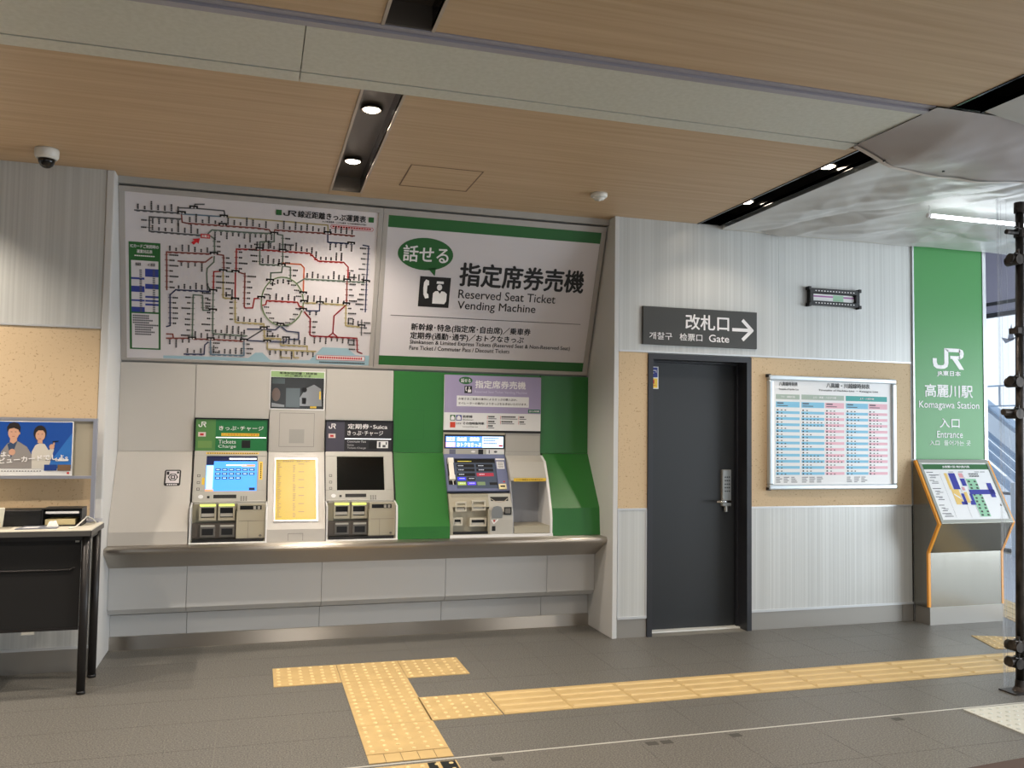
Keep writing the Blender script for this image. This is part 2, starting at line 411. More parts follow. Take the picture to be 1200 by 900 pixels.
downlight(3.41, 4.55, 'lit round downlight in the black channel on the right, nearer the plastic-wrapped box', DOWNLIGHT_W * .7, .042)
downlight(3.388, 5.45, 'lit round downlight in the black channel on the right, nearest the ribbed wall', DOWNLIGHT_W * .14, .042)
for y, t in ((2.6, 'just in front of the shutter box'), (1.6, 'above the camera')): downlight(.55, y, 'lit downlight in the middle channel ' + t)
downlight(3.37, 2.6, 'lit downlight in the right channel out of frame overhead')
for y, t in ((5.45, 'nearest the cork wall'), (4.5, 'between wall and shutter box'), (2.6, 'in front of the shutter box')): downlight(-2.3, y, 'lit downlight in the left ceiling, ' + t, DOWNLIGHT_W * 1.5)
# ------------------------------------------------------------------ walls
def band(wall, x0, x1, z0, z1, m, name, t=.012, y=5.99):
    return B(m).bx(x0 + .001, x1 - .001, y, y + t, z0 + .001, z1 - .001).obj(name, wall)
wl = B(mat('wall_core', (.6, .6, .59), .8)).bx(-6, -.945, 6.003, 6.9, -.006, 3.3).obj('wall_left', kind=ST)
for x0, x1 in ((-6, -3.6), (-3.6, -2.2), (-2.2, -.975)):
    band(wl, x0, x1, 2.168, CEIL, RIB, 'ribbed_panel'); band(wl, x0, x1, .965, 2.155, CORK, 'cork_panel'); band(wl, x0, x1, .155, .955, RIB, 'ribbed_panel')
B(TRIM).bx(-6, -.975, 5.984, 6.002, 2.155, 2.168).bx(-6, -.975, 5.984, 6.002, .955, .965).bx(-6, -.975, 5.980, 6.002, .14, .157).obj('trim_4', kind=ST)
B(BASE).bx(-6, -.975, 5.99, 6.003, 0, .14).obj('baseboard_left', kind=ST)
B(WHITEP).bx(-.975, -.925, 5.985, 6.62, 0, CEIL).obj('trim_5', kind=ST, bevel=.008)
wr = B(MATS['wall_core']).bx(2.62, 2.865, 6.003, 6.9, -.006, 3.3).bx(3.763, 6.10, 6.003, 6.9, -.006, 3.3).bx(2.865, 3.763, 6.003, 6.9, 2.145, 3.3).obj('wall_right', kind=ST)
for x0, x1 in ((2.622, 4.02), (4.02, 5.32)): band(wr, x0, x1, 2.168, CEIL, RIB, 'ribbed_panel')
band(wr, 2.622, 2.865, .965, 2.155, CORK, 'cork_panel'); band(wr, 3.765, 5.305, .965, 2.155, CORK, 'cork_panel')
band(wr, 2.622, 2.865, .155, .955, RIB, 'ribbed_panel'); band(wr, 3.765, 5.305, .155, .955, RIB, 'ribbed_panel')
b = B(TRIM)
for x0, x1 in ((2.622, 2.862), (3.766, 5.305)):
    b.bx(x0, x1, 5.984, 6.002, .953, .966).bx(x0, x1, 5.980, 6.002, .14, .157)
    b.bx(x0, x1, 5.984, 6.002, 2.155, 2.168)
b.bx(2.862, 3.766, 5.984, 6.002, 2.155, 2.168).bx(2.853, 2.863, 5.984, 6.002, .157, .953).bx(2.622, 2.630, 5.984, 6.002, .157, .953)
b.obj('trim_6', kind=ST)
B(BASE).bx(2.622, 2.862, 5.99, 6.003, 0, .14).bx(3.766, 5.29, 5.99, 6.003, 0, .14).obj('baseboard_right', kind=ST)
B(WHITEP).bx(2.582, 2.62, 5.985, 6.62, 0, CEIL).obj('trim_7', kind=ST, bevel=.003)
# pillar end with the green entrance sign
pil = B(TRIM).bx(5.307, 6.12, 5.992, 6.9, 0, 3.3).obj('trim_8', kind=ST)
B(BASE).bx(5.20, 5.305, 5.985, 5.992, 0, .15).obj('baseboard_pillar', kind=ST)
B(BLACK).bx(5.303, 5.309, 5.984, 5.992, 0, .96).obj('corner_joint', pil)
gs = empty('entrance_sign', (5.70, 5.985, 1.35), 'tall green station entrance sign with white lettering above the map stand', 'sign')
B(TRIM).bx(5.322, 5.337, 5.975, 5.992, 1.345, 3.19).bx(6.066, 6.082, 5.975, 5.992, 1.345, 3.19).bx(5.322, 6.082, 5.975, 5.992, 3.178, 3.19).obj('sign_frame', gs)
G = Fr((5.984, 0))
B(GREENS).box(G, 5.337, 6.066, 1.345, 3.178, -.006, .003).obj('sign_panel', gs)
b = B(WHITE)
def jr(b, F, u0, v0, u1, v1, w=.005):
    """operator emblem: a joined J and R stroke"""
    S = lambda x, y: (u0 + x * (u1 - u0), v0 + y * (v1 - v0))
    tx = (u1 - u0) * .135
    b.poly(F, [S(0, .30), S(0, .50), S(.13, .50), S(.13, .30)], w)
    b.poly(F, [S(.0, .31), S(.13, .31), S(.16, .19), S(.26, .17), S(.26, 0), S(.12, .02), S(.03, .12)], w)
    b.poly(F, [S(.25, 0), S(.25, .17), S(.34, .19), S(.37, .28), S(.50, .28), S(.47, .11), S(.38, .02)], w)
    b.poly(F, [S(.37, .27), S(.37, 1), S(.50, .90), S(.50, .27)], w)
    b.poly(F, [S(.37, 1), S(.86, 1), S(.90, .83), S(.50, .83)], w)
    b.poly(F, [S(.86, 1), S(.97, .93), S(1.0, .78), S(.87, .74), S(.84, .83)], w)
    b.poly(F, [S(1.0, .78), S(.98, .60), S(.90, .50), S(.83, .56), S(.87, .66), S(.87, .76)], w)
    b.poly(F, [S(.56, .50), S(.90, .50), S(.85, .645), S(.56, .645)], w)
    b.poly(F, [S(.62, .50), S(.80, .50), S(1.0, 0), S(.85, 0)], w)
jr(b, G, 5.527, 2.12, 5.857, 2.30); b.obj('emblem', gs)
def texts(F, parent, w, rows, m=None, name='sign_lettering'):
    for t, u0, v0, u1, v1, bo in rows: B(m or WHITE).txt(F, t, u0, v0, u1, v1, w, bo).obj(name, parent)
texts(G, gs, .005, (('JR東日本', 5.572, 2.055, 5.820, 2.105, .03), ('高麗川駅', 5.444, 1.877, 5.945, 1.986, .02), ('Komagawa Station', 5.380, 1.766, 6.014, 1.842, .01),
    ('入口', 5.592, 1.617, 5.800, 1.697, .02), ('Entrance', 5.564, 1.531, 5.834, 1.588, .01), ('入口', 5.486, 1.466, 5.588, 1.507, .01), ('들어가는 곳', 5.635, 1.464, 5.917, 1.509, 0)))

# ------------------------------------------------------------------ door
dr = empty('door_1', (3.31, 6.1, 0), kind=ST)
b = B(DOORF).bx(2.865, 2.905, 5.978, 6.18, 0, 2.145).bx(3.722, 3.763, 5.978, 6.18, 0, 2.145).bx(2.905, 3.722, 5.978, 6.18, 2.105, 2.145)
b.bx(2.905, 2.92, 6.11, 6.19, 0, 2.105).bx(3.71, 3.722, 6.11, 6.19, 0, 2.105).bx(2.92, 3.71, 6.11, 6.19, 2.095, 2.105)
b.obj('door_frame', dr)
B(DOORM).bx(2.922, 3.706, 6.145, 6.185, .012, 2.092).obj('door_leaf', dr)
B(mat('light_gap_threshold', (.9, .9, .88), .3)).bx(2.905, 3.722, 6.08, 6.2, 0, .010).obj('threshold', dr)  # pale colour paints in the bright light gap under the door
hd = B(GREYPL).bx(3.585, 3.665, 6.118, 6.145, .96, 1.25)
hd.m(mat('lock_steel', (.72, .72, .70), .3, .9)).bx(3.588, 3.662, 6.114, 6.119, .963, 1.247).cyl((3.62, 6.125, .915), (3.62, 6.125, .965), .018)
hd.obj('keypad_lock', dr, bevel=.003, label='steel keypad lock')
b = B(CHROME).cyl((3.63, 6.12, 1.0), (3.63, 6.07, 1.0), .011).cyl((3.635, 6.075, 1.0), (3.51, 6.075, 1.0), .010)
b.obj('lever_handle', dr, True)
b = B(DARK)
for i in range(3):
    for j in range(5): b.cyl((3.608 + .018 * i, 6.115, 1.08 + .028 * j), (3.608 + .018 * i, 6.111, 1.08 + .028 * j), .0055, 8)
b.obj('lock_buttons', dr, kind='stuff')
D = Fr((6.145, 0))
st = B(PAPER2).box(D, 2.935, 3.03, 1.885, 2.06, 0, .001)
st.m(BLUE).quad(D, 2.943, 3.022, 1.975, 2.053, .0015); st.m(YEL).quad(D, 2.943, 3.022, 1.892, 1.967, .0015)
st.m(RED).quad(D, 2.965, 2.995, 1.925, 1.955, .002); st.m(WHITE).line(D, [(2.95, 2.03), (3.01, 2.03)], .006, .002).line(D, [(2.95, 2.01), (2.99, 2.01)], .005, .002).line(D, [(3.01, 2.03), (3.01, 2.015)], .006, .002)
st.m(RED).line(D, [(2.955, 1.912), (3.005, 1.912)], .004, .002)
st.obj('security_sticker', label='small blue and yellow sticker at the top left of the dark door', cat='sticker')

# gate sign
gt = empty('gate_sign', (3.31, 5.985, 2.215), 'black ticket gate sign with a white right-pointing arrow above the door', 'sign')
B(mat('charcoal_sign', (.23, .23, .22), .45)).box(W, 2.812, 3.806, 2.216, 2.510, 0, .022).obj('sign_panel', gt, bevel=.002)
b = B(WHITE)
texts(W, gt, .024, (('改札口', 3.173, 2.346, 3.551, 2.464, .025), ('개찰구', 2.864, 2.257, 3.057, 2.312, .005), ('检票口', 3.122, 2.256, 3.317, 2.313, .012), ('Gate', 3.376, 2.256, 3.553, 2.313, .015)))
b.line(W, [(3.59, 2.362), (3.755, 2.362)], .026, .0245).line(W, [(3.680, 2.435), (3.758, 2.362), (3.680, 2.289)], .028, .0243)
b.obj('arrow', gt)

# small black framed display on the ribbed wall
ld = empty('framed_line_display', (4.52, 5.97, 2.6), 'small black framed display with a purple and white strip high on the ribbed wall', 'display')
b = B(DARK)
b.box(W, 4.285, 4.765, 2.700, 2.737, 0, .045).box(W, 4.285, 4.765, 2.598, 2.632, 0, .045).box(W, 4.285, 4.318, 2.632, 2.70, 0, .045).box(W, 4.728, 4.765, 2.632, 2.70, 0, .045).box(W, 4.318, 4.728, 2.632, 2.70, 0, .02)
for cx, cv in ((4.283, 2.735), (4.283, 2.60), (4.767, 2.735), (4.767, 2.60)): b.box(W, cx - .012, cx + .012, cv - .014, cv + .014, 0, .05)
b.obj('frame', ld, bevel=.003)
b = B(PAPER2).poly(W, [(4.322, 2.648), (4.335, 2.638), (4.71, 2.638), (4.724, 2.650), (4.724, 2.682), (4.71, 2.694), (4.335, 2.694), (4.322, 2.684)], .022)
b.m(mat('purple_print', (.66, .42, .64), .5)).quad(W, 4.322, 4.724, 2.668, 2.681, .0225)
b.m(mat('pale_green_print', (.62, .78, .66), .5)).quad(W, 4.52, 4.62, 2.640, 2.690, .023)
b.m(WHITE)
for i in range(14): b.quad(W, 4.335 + .028 * i, 4.347 + .028 * i, 2.712, 2.720, .0455); b.quad(W, 4.335 + .028 * i, 4.347 + .028 * i, 2.612, 2.620, .0455)
b.obj('display_strip', ld)

# timetable case
tt = empty('timetable_case', (4.52, 5.97, 1.10), 'large aluminium framed train timetable on the cork wall right of the door', 'timetable')
b = B(mat('satin_aluminium', (.80, .83, .85), .3, .5))
a0, a1, b0, b1, fw = 3.905, 5.125, 1.100, 2.013, .040
b.box(W, a0, a1, b1 - fw, b1, 0, .045).box(W, a0, a1, b0, b0 + fw, 0, .045).box(W, a0, a0 + fw, b0 + fw, b1 - fw, 0, .045).box(W, a1 - fw, a1, b0 + fw, b1 - fw, 0, .045)
b.obj('case_frame', tt, bevel=.01)
B(DARK).box(W, 3.898, 3.925, 1.995, 2.02, 0, .035).obj('corner_cap', tt)
B(DARK).box(W, 3.90, 3.925, 1.095, 1.118, 0, .035).obj('corner_cap', tt)
T = Fr((5.965, 0))
b = B(PAPER2).box(T, a0 + fw, a1 - fw, b0 + fw, b1 - fw, -.02, 0)
LB = mat('sky_blue_print', (.49, .75, .87), .5); PKP = mat('pink_print', (.90, .70, .75), .5); GYP = mat('sage_print', (.65, .71, .66), .5); TEAL = mat('teal_print', (.16, .62, .60), .5); INK = mat('grey_ink', (.32, .32, .34), .6)
b.m(BLACK).txt(T, '八高線時刻表', 4.004, 1.930, 4.176, 1.962, .002, .02).txt(T, '八高線・川越線時刻表', 4.448, 1.925, 4.870, 1.965, .002, .02)
b.m(INK).txt(T, 'Timetable of Hachiko Line ・ Kawagoe Line', 4.374, 1.892, 4.951, 1.912, .002, .01).txt(T, 'Timetable of Hachiko Line', 4.001, 1.896, 4.186, 1.911, .002, .01)
b.m(GYP).quad(T, 3.975, 4.195, 1.822, 1.862).quad(T, 4.213, 4.618, 1.823, 1.864); b.m(TEAL).quad(T, 4.635, 5.041, 1.822, 1.864)
b.m(WHITE).txt(T, '下り・高崎方面', 4.02, 1.835, 4.15, 1.850, .002, .02).txt(T, '上り・拝島・八王子方面', 4.32, 1.836, 4.54, 1.852, .002, .02).txt(T, '上り・川越方面', 4.77, 1.836, 4.91, 1.852, .002, .02)
cols = [(3.975, 4.195, LB, 2, 'r'), (4.212, 4.427, LB, 5, ''), (4.437, 4.618, PKP, 4, ''), (4.636, 4.851, LB, 3, ''), (4.857, 5.043, PKP, 3, '')]
for u0, u1, mm, nn, _ in cols:
    b.m(mm).quad(T, u0, u1, 1.758, 1.803)
    b.m(INK).quad(T, u0 + .01, u0 + .07, 1.786, 1.796, .002).quad(T, u0 + .01, u0 + .11, 1.768, 1.774, .002)
    for i in range(11):
        v = 1.728 - .0488 * i
        b.m(mm).quad(T, u0, u1, v - .0225, v - .001)
    b.m(BLACK)
    for i in range(22):
        v = 1.748 - .0244 * i
        b.quad(T, u0 + .008, u0 + .022, v - .017, v - .006, .002)
        k = nn if 1 < i < 6 or 14 < i < 18 else max(1, min(2, nn))
        for q in range(rnd.randint(max(1, k - 1), k)): b.quad(T, u0 + .045 + .034 * q, u0 + .059 + .034 * q, v - .016, v - .009, .002)
b.m(INK)
for u0 in (3.975, 4.213, 4.64):
    for r in range(4):
        for q in range(3): b.quad(T, u0 + .07 * q, u0 + .07 * q + rnd.uniform(.03, .06), 1.196 - .013 * r, 1.201 - .013 * r, .002)
b.obj('timetable_sheet', tt)

# ------------------------------------------------------------------ the machine wall (niche)
wb = B(MATS['wall_core']).bx(-.93, 2.585, 6.80, 6.9, -.006, 3.3).obj('wall_back', kind=ST)
def lower_panel(x0, x1, m, lab=None):
    y0 = .002
    b = B(m).yz([(6.51, 1.36), (6.22, .83), (6.22, .742), (6.26, .742), (6.26, .82), (6.55, 1.36)], x0 + y0, x1 - y0)
    return b.obj('wall_panel', wb, label=lab)
def upper_panel(x0, x1, z0, z1, m, lab=None): return B(m).bx(x0 + .002, x1 - .002, 6.51, 6.55, z0 + .002, z1 - .002).obj('wall_panel', wb, label=lab)
GP = 'green wall panel'
upper_panel(-.925, -.426, 1.36, 1.985, GREYP); lower_panel(-.925, -.426, GREYP)
upper_panel(-.426, .087, 1.60, 1.985, GREYP)
upper_panel(.087, .487, 1.36, 1.985, GREYP); lower_panel(.087, .487, GREYP)
upper_panel(.487, .992, 1.60, 1.985, GREYP)
upper_panel(.992, 1.388, 1.36, 1.985, GREENP, GP); lower_panel(.998, 1.388, GREENP, GP)
upper_panel(2.172, 2.582, 1.36, 1.985, GREENP, GP)
B(GREENP).yz([(6.51, 1.36), (6.25, .95), (6.23, .742), (6.27, .742), (6.29, .94), (6.55, 1.36)], 2.19, 2.582).obj('wall_panel', wb, label=GP)
B(GREENP).bx(1.388, 2.172, 6.53, 6.56, 1.95, 1.985).obj('wall_panel', wb, label=GP)
B(GREYP).bx(-.925, 2.582, 6.56, 6.6, .7, 1.99).obj('backing', wb)
# service hatch outlines on the grey column
b = B(mat('panel_seam', (.52, .51, .49), .6))
def outline(b, F, u0, u1, v0, v1, wd=.003, w=.0012): b.line(F, [(u0, v0), (u1, v0), (u1, v1), (u0, v1)], wd, w, True)
outline(b, UP, .16, .408, .04, .286); outline(b, LP, .232, .332, -.075, -.036) if False else None
b.m(mat('speaker_grille', (.66, .65, .63), .6)).quad(UP, .23, .338, .065, .167, .002)
b.m(MATS['panel_seam']).line(Fr((6.22, 0)), [(.232, .752), (.232, .80), (.332, .80), (.332, .752)], .003, .0015)
b.obj('service_hatch', wb)
b = B(MATS['green_panel']); b.m(mat('green_seam', (.13, .40, .16), .5)); outline(b, UP, 1.03, 1.23, .10, .33); b.line(Fr((6.22, 0)), [(1.20, .79), (1.31, .79)], .004, .0015); b.obj('green_hatch', wb)
# lower apron below the counter
for k, (x0, x1) in enumerate(((-.925, -.430), (-.430, .478), (.478, 1.385), (1.385, 2.185), (2.185, 2.582))):
    B(WHITEP).yz([(6.336, .588), (6.336, .30), (6.375, .262), (6.48, .238), (6.50, .238), (6.50, .588)], x0 + .0015, x1 - .0015).obj('apron_panel', wb)
    B(WHITEP).bx(x0 + .0015, x1 - .0015, 6.475, 6.50, .092, .236).obj('apron_panel', wb)
B(mat('seam_dark', (.3, .3, .3), .8)).bx(-.925, 2.582, 6.505, 6.55, .0, .7).obj('apron_backing', wb)
B(STEEL).bx(-.925, 2.582, 6.46, 6.475, 0, .092).obj('baseboard_back', kind=ST)
# stainless counter
ct = B(STEEL).yz([(6.255, .741), (6.105, .741), (6.092, .733), (6.09, .715), (6.10, .700), (6.318, .582), (6.334, .578), (6.334, .590), (6.318, .596), (6.218, .66), (6.255, .66)], -.925, 2.582)
ct.obj('counter', label='long stainless steel counter ledge under the ticket machines', cat='counter', bevel=.003)

# header trim and the two leaning sign boards
B(mat('grey_header', (.66, .65, .63), .45)).bx(-.925, 2.582, 6.10, 6.165, 3.143, CEIL).obj('trim_9', kind=ST)
B(GREYP).yz([(6.56, 1.985), (6.545, 2.0), (6.16, 3.14), (6.3, 3.14), (6.6, 1.985)], -.925, 2.582).obj('sign_backing', wb)
FRM = mat('board_frame', (.68, .66, .64), .4, .2)
def board(u0, u1, v0, v1, p0, p1, q0, q1, label, name):
    e = empty(name, SG.p((u0 + u1) / 2, v0), label, 'sign board')
    b = B(FRM)
    b.box(SG, u0, u1, q1, v1, -.02, .012).box(SG, u0, u1, v0, q0, -.02, .012).box(SG, u0, p0, q0, q1, -.02, .012).box(SG, p1, u1, q0, q1, -.02, .012)
    b.obj('board_frame', e, bevel=.002)
    B(PAPER).box(SG, p0, p1, q0, q1, -.02, .004).obj('board_face', e)
    return e
rm = board(-.924, .832, .0, 1.203, -.885, .800, .018, 1.166, 'wide fare map board of coloured railway lines, leftmost above the ticket machines', 'fare_map_board')
rs = board(.834, 2.568, .0, 1.203, .872, 2.530, .030, 1.158, 'white and green board for reserved seat tickets, with telephone pictogram', 'reserved_seat_board')
w0 = .0055
B(GREEN).quad(SG, .872, 2.530, 1.072, 1.158, w0).obj('green_band', rs)
B(GREEN).quad(SG, .872, 2.530, .030, .104, w0).obj('green_band', rs)
b = B(GREEN)
b.ell(SG, 1.166, .893, .208, .120, w0, 40).poly(SG, [(1.19, .79), (1.247, .733), (1.252, .80)], w0)
texts(SG, rs, w0, (('指定席券売機', 1.440, .674, 2.438, .850, .032), ('Reserved Seat Ticket', 1.442, .578, 2.222, .645, .006), ('Vending Machine', 1.442, .475, 2.068, .556, .006),
    ('新幹線･特急(指定席･自由席)／乗車券', 1.100, .303, 2.050, .366, .02), ('定期券(通勤･通学)／おトクなきっぷ', 1.098, .237, 2.000, .298, .02),
    ('Shinkansen & Limited Express Tickets (Reserved Seat & Non-Reserved Seat)', 1.099, .196, 2.397, .236, .006), ('Fare Ticket / Commuter Pass / Discount Tickets', 1.099, .158, 1.895, .190, .006)), BLACK, 'printed_lettering')
B(BLACK).line(SG, [(.939, .419), (2.458, .422)], .004, w0).obj('divider_line', rs)
b.m(WHITE).txt(SG, '話せる', .998, .832, 1.338, .952, w0 + .001, .02); b.obj('speech_bubble', rs)
b = B(BLACK).quad(SG, 1.138, 1.373, .497, .728, w0 + .0005); b.m(WHITE)
def picto(b, F, u0, v0, s, w):
    P = lambda pts: [(u0 + x * s, v0 + y * s) for x, y in pts]
    b.poly(F, P([(.20, .90), (.30, .86), (.31, .72), (.26, .70), (.255, .45), (.31, .42), (.33, .30), (.22, .27), (.15, .40), (.13, .62), (.14, .80)]), w)
    b.ell(F, u0 + .66 * s, v0 + .66 * s, .085 * s, .10 * s, w, 16)
    b.poly(F, P([(.55, .78), (.56, .86), (.78, .86), (.79, .78)]), w)
    b.poly(F, P([(.46, .12), (.46, .46), (.53, .53), (.62, .54), (.68, .45), (.74, .54), (.83, .53), (.92, .46), (.92, .22), (.86, .12)]), w)
picto(b, SG, 1.138, .497, .232, w0 + .001)
b.obj('telephone_pictogram', rs)
# route polylines of the fare map, millimetres on the board
ROUTES= [["k",1,[[-826,1047],[-532,1050]]],["s",0,[[-532,1046],[-283,1049]]],["k",0,[[-543,1086],[-427,1091],[-257,1090],[-251,1055]]],["k",0,[[-453,1100],[-445,1118],[-387,1123]]],["t",0,[[-249,1050],[73,1051],[445,1049],[450,997]]],["k",-1,[[-532,1011],[-734,1010],[-736,913]]],["k",1,[[-736,913],[-407,910]]],["r",1,[[-532,1040],[-527,990],[-499,986],[-44,990],[44,985],[64,959]]],["r",1,[[79,964],[83,986],[443,990],[637,987]]],["g",-1,[[-359,926],[-333,953],[-100,954],[80,960]]],["g",1,[[80,960],[138,953],[145,739]]],["g",-1,[[80,956],[81,904],[-15,895],[-12,736]]],["g",1,[[-12,736],[138,740]]],["g",1,[[-344,911],[-318,893],[-314,791]]],["g",0,[[-317,771],[-319,731],[-362,684],[-365,650],[-361,565],[-339,534]]],["r",1,[[-316,787],[-256,783],[-252,679]]],["r",1,[[-342,786],[-626,780]]],["r",1,[[-626,780],[-625,632],[-625,516]]],["r",-1,[[-331,766],[-375,727],[-553,722]]],["R",1,[[-254,671],[-318,663],[-319,652],[-319,531]]],["t",1,[[-256,663],[-256,657],[-253,482],[-174,476]]],["g",0,[[-254,673],[-174,668]]],["R",1,[[-170,677],[-171,833]]],["R",1,[[-171,833],[-13,841],[327,840],[389,788],[571,791],[605,758],[607,661]]],["R",0,[[-172,668],[-174,662],[-172,478]]],["r",1,[[-151,670],[-112,660],[-110,666],[-109,428]]],["R",0,[[-109,428],[-103,416],[-52,419],[-52,419],[-42,488],[-3,491]]],["g",0,[[145,739],[139,689],[65,680],[65,627]]],["o",0,[[145,755],[271,755],[294,732],[294,693],[296,552]]],["g",1,[[153,735],[199,730],[202,652]]],["R",1,[[14,442],[37,449],[44,478],[258,478],[272,449],[304,444]]],["g",1,[[249,616],[299,652],[599,654],[739,655]]],["n",-1,[[448,981],[451,928],[640,930]]],["n",-1,[[702,925],[743,921],[744,655],[749,433]]],["r",1,[[603,655],[608,490]]],["t",1,[[307,477],[396,480],[609,477]]],["n",-1,[[416,474],[416,423],[325,419]]],["d",1,[[310,409],[354,360],[356,240]]],["d",-1,[[356,240],[370,232],[699,230],[709,125],[744,113]]],["d",0,[[609,481],[523,391],[521,261],[490,233]]],["d",0,[[521,261],[552,236]]],["t",1,[[605,472],[611,322],[718,318]]],["k",1,[[726,371],[731,253]]],["n",1,[[-339,522],[-567,520],[-604,482],[-603,262],[-627,254]]],["g",-1,[[-320,531],[-321,392],[-320,217]]],["g",1,[[-320,217],[-86,211]]],["g",1,[[-322,388],[-387,384],[-391,490],[-452,491]]],["g",-1,[[-452,491],[-457,177]]],["r",-1,[[-457,177],[-627,170]]],["r",0,[[-582,172],[-586,201],[-627,201]]],["r",1,[[-457,173],[-335,175],[-105,172]]],["n",1,[[-350,153],[-372,131],[-376,62],[-510,58]]],["s",1,[[-334,166],[-331,63],[-103,64],[-105,168]]],["t",-1,[[-172,474],[-168,308]]],["t",1,[[-168,308],[29,306],[37,200],[148,201],[152,154],[341,153],[342,118]]],["t",-1,[[57,175],[59,119],[404,116]]],["t",0,[[151,115],[157,59],[218,59]]],["t",0,[[245,114],[247,62],[283,62]]],["n",0,[[-84,262],[27,267],[110,266],[145,299]]],["k",0,[[-82,186],[19,259]]],["n",0,[[153,291],[191,260],[276,254],[278,202],[205,199]]],["n",0,[[-82,178],[57,175],[186,177],[193,203]]]]
BARS= [[-453,1095],[-530,1053],[-257,1051],[-263,994],[-318,789],[-255,672],[-173,672],[81,960],[447,993],[617,931],[142,844],[-15,845],[139,742],[63,625],[603,661],[743,660],[-320,527],[-320,388],[-457,176],[-332,177],[-172,476],[-105,178],[296,548],[305,485],[301,426],[6,497],[145,307],[30,274],[57,177],[188,207],[418,483],[608,485],[729,325]]
# ------------------------------------------------------------------ fare map print
RC = {'k': mat('line_grey', (.33, .33, .34), .5), 'g': mat('line_green_grey', (.40, .46, .41), .5), 's': mat('line_steel', (.38, .47, .54), .5), 't': mat('line_tan', (.68, .62, .42), .5),
      'r': mat('line_brown_red', (.52, .27, .24), .5), 'R': mat('line_red', (.66, .20, .19), .5), 'o': mat('line_orange', (.82, .40, .25), .5), 'n': mat('line_navy', (.22, .24, .36), .5), 'd': mat('line_dark_red', (.55, .12, .14), .5)}
b = B(mat('map_water', (.62, .74, .79), .5))
b.poly(SG, [(-.649, .022), (-.649, .042), (-.30, .045), (-.074, .045), (-.074, .020)], .0052)
b.poly(SG, [(-.074, .020), (-.074, .045), (-.024, .088), (.024, .090), (.082, .036), (.082, .020)], .0052)
b.poly(SG, [(.082, .020), (.082, .036), (.362, .045), (.452, .149), (.636, .148), (.698, .097), (.800, .097), (.800, .020)], .0052)
b.obj('map_water', rm)
b = B(); ticks = B(mat('name_ink', (.17, .165, .165), .5)); n = 0
def ink(u0, u1, v0, v1, horiz, w=.0092):
    """a station name too small to read: a row of tiny character blocks"""
    L = (u1 - u0) if horiz else (v1 - v0); k = max(2, int(L / .0115)); s = L / k
    for i in range(k):
        a = s * i + s * .08; c = s * (i + 1) - s * .08
        if horiz: ticks.quad(SG, u0 + a, u0 + c, v0, v1, w)
        else: ticks.quad(SG, u0, u1, v0 + a, v0 + c, w)
for col, side, pts in ROUTES:
    n += 1; w = .0055 + .00004 * n
    P = [(u / 1000, v / 1000) for u, v in pts]
    b.m(RC[col]).line(SG, P, .0095, w)
    if side == 0: continue
    for (a, c), (d, e) in zip(P, P[1:]):
        L = math.hypot(d - a, e - c)
        if L < .07: continue
        k = max(1, round(L / .040)); hz = abs(d - a) > abs(e - c)
        for i in range(k):
            t = (i + .5) / k; u, v = a + (d - a) * t, c + (e - c) * t
            ln = rnd.choice((.024, .024, .036, .036, .048, .060))
            if hz:
                b.m(RC[col]).quad(SG, u - .011, u + .011, v - .0085, v + .0045, w + .00002)
                if side > 0: ink(u - .0055, u + .0055, v + .009, v + .009 + ln, False)
                else: ink(u - .0055, u + .0055, v - .009 - ln, v - .009, False)
            else:
                b.m(RC[col]).quad(SG, u - .013, u + .013, v - .002, v + .002, w + .00002)
                if side > 0: ink(u + .016, u + .016 + ln, v - .0055, v + .0055, True)
                else: ink(u - .016 - ln, u - .016, v - .0055, v + .0055, True)
# the loop line
lp = [(.153 + .146 * math.cos(2 * math.pi * i / 48), .477 + .178 * math.sin(2 * math.pi * i / 48)) for i in range(48)]
b.m(mat('loop_green', (.45, .55, .38), .5)).line(SG, lp, .0085, .0088, True)
for i in range(0, 48, 2):
    u, v = lp[i]; s = -1 if math.cos(2 * math.pi * i / 48) > 0 else 1
    if 8 < i < 17: ink(u - .005, u + .005, v - .045, v - .012, False)
    elif i not in (0, 24): ink(*sorted((u + s * .012, u + s * .05)), v - .0045, v + .0045, True)
ticks.m(BLACK)
for u, v in BARS:
    ticks.quad(SG, u / 1000 - .029, u / 1000 + .027, v / 1000 - .004, v / 1000 + .014, .0095)
ticks.m(PAPER)
for u, v in BARS:
    ticks.quad(SG, u / 1000 - .017, u / 1000 - .003, v / 1000 - .004, v / 1000 + .003, .0097); ticks.quad(SG, u / 1000 + .004, u / 1000 + .016, v / 1000 - .004, v / 1000 + .003, .0097)
b.obj('railway_lines', rm); ticks.obj('station_names', rm, kind='stuff')
b = B(GREEN); w = .0075
for a in (.087, .730): B(GREEN).quad(SG, a, a + .038, 1.092, 1.129, w).obj('green_square', rm)
b = B(BLACK); jr(b, SG, .136, 1.091, .226, 1.130, w); b.obj('emblem', rm)
texts(SG, rm, w, (('線近距離きっぷ運賃表', .236, 1.087, .711, 1.134, .03), ('大人普通運賃・こども運賃（小児普通運賃は半額）', .405, 1.066, .716, 1.079, .01)), BLACK, 'map_title')
b = B()
b.m(RED); b.line(SG, [(.472, 1.030), (.762, 1.030), (.769, 1.042), (.762, 1.054), (.472, 1.054), (.465, 1.042)], .003, w, True)
for i in range(15): b.quad(SG, .478 + .0185 * i, .492 + .0185 * i, 1.038, 1.048, w)
b.obj('notice_print', rm); b = B(RED).quad(SG, -.407, -.346, .892, .922, .0098)
b.m(mat('arrow_red', (.80, .12, .16), .5)).poly(SG, [(-.412, .890), (-.420, .851), (-.433, .862), (-.452, .842), (-.468, .856), (-.448, .873), (-.462, .882)], .0098)
